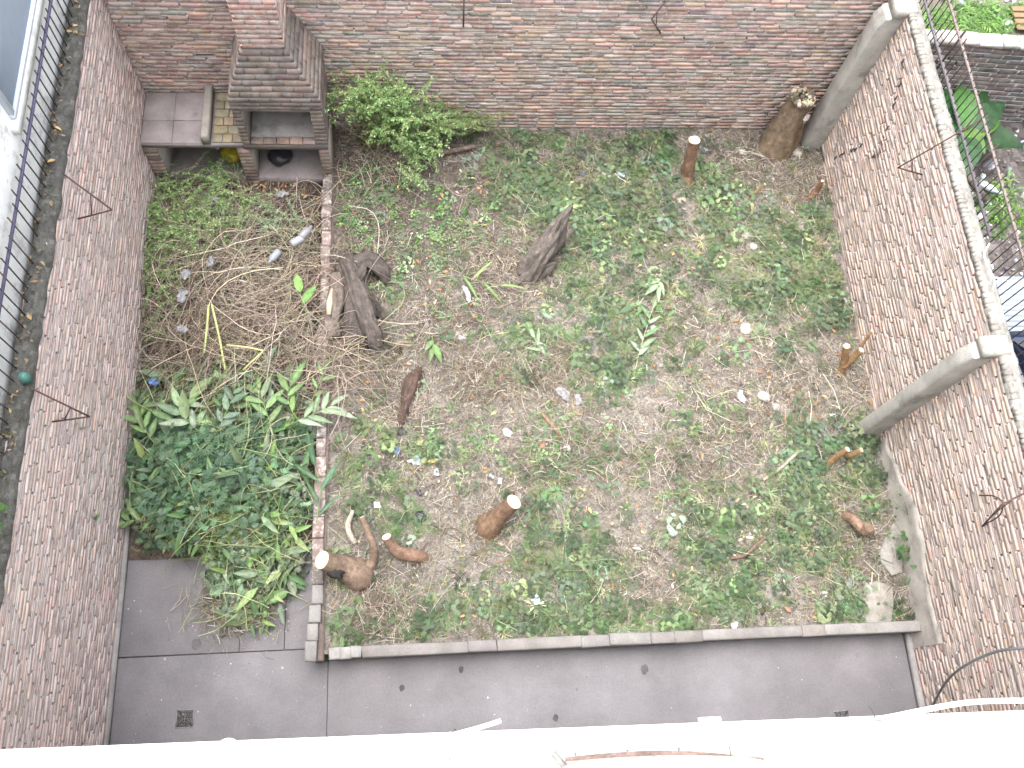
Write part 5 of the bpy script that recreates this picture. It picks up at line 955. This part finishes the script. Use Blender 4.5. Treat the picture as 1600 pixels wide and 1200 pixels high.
litter(590, 790, 12, 14, (.72, .66, .5), 'yellow and white wrapper near the brick edging', 'wrapper', 'wrapper')
p = S(657, 808, .02); b = MB(); V, B_ = tube([p, p + [0, 0, .015]], .07, 16); b.add(V, B_, (.03, .035, .05)); tag(b.build('plastic_disc', MAT['plastic'], origin=p), 'round black plastic disc lying above the small curved stump', 'plastic disc')
p = S(655, 770, .03); litter(655, 770, 12, 14, (.02, .02, .025), 'small black scrap above the round black disc')
litter(627, 676, 18, 12, (.025, .025, .028), 'black charred scrap at the end of the rotten reddish log')
# bottles and scraps in the vines
bottle(455, 382, .6, .6, .24, .05, (.27, .28, .31), 'dusty clear bottle nearest the brick edging in the vines'); bottle(470, 371, .62, .9, .2, .048, (.23, .225, .24), 'greyish bottle just above the dusty clear one'); bottle(436, 392, .58, -2.2, .2, .045, (.26, .28, .31), 'clear bottle half hidden in the vines left of the dusty one')
for px, py, w_, h_, lab in ((290, 430, 26, 18, 'pale plastic wad in the middle left of the vines'), (285, 464, 18, 32, 'greyish plastic wad below the pale one in the vines'), (287, 515, 18, 20, 'light plastic wad near the two upright canes'), (334, 312, 16, 10, 'white plastic wad in the creeper near the barbecue'), (330, 410, 18, 20, 'faint grey plastic wad in the upper vines'), (440, 305, 26, 18, 'grey rag on the dirt in front of the barbecue')): litter(px, py, w_, h_, (.26, .26, .28), lab, z=.6 if py > 340 else .42, crumple=.6)
# bags under the barbecue
def bag(px, py, z0, r, col, label):
    p = at(px, py, z0 + r * .5); u = np.array([[math.cos(a) * math.cos(e_), math.sin(a) * math.cos(e_), math.sin(e_)] for e_ in np.linspace(-1.5, 1.5, 12) for a in np.linspace(0, 6.2832, 19)[:-1]]); f = 1 + .16 * vn(u[:, 0] * 2.2 + px, u[:, 1] * 2.2 + u[:, 2] * 2, 3) + .1 * vn(u[:, 0] * 6 + px, u[:, 1] * 6 + u[:, 2] * 5, 4)
    i = np.arange(11)[:, None] * 18; k = np.arange(18)[None]; F = np.stack([i + k, i + (k + 1) % 18, i + 18 + (k + 1) % 18, i + 18 + k], -1).reshape(-1, 4); b = MB(); b.add(u * f[:, None] * r * [1, 1, .7], F, col); o = b.build('plastic_bag', MAT['plastic']); o.location = p; tag(o, label, 'bag')
bag(362, 240, .24, .13, (.4, .33, .03), 'yellow plastic bag under the counter against the middle pier'); bag(437, 243, .24, .15, (.025, .025, .03), 'black plastic bag under the fire opening')
litter(337, 232, 24, 12, (.55, .5, .45), 'pale paper lump beside the yellow bag', 'paper', 'paper_scrap', .28, .6)
b = MB(); p = at(440, 305, .05); P = np.array([at(random.gauss(420, 60), random.gauss(300, 14), .12) for _ in range(260)]); P[:, 2] = moundz(P[:, 0], P[:, 1]) + .02; n = len(P); leafstuff(b, P, jcol([(.3, .16, .07), (.4, .2, .08), (.2, .15, .1), (.4, .34, .2)], n, .25), .05, .35); tag(b.build('leaf_litter', MAT['straw']), 'orange and brown litter on the dirt before the barbecue', 'dead leaves', kind='stuff')
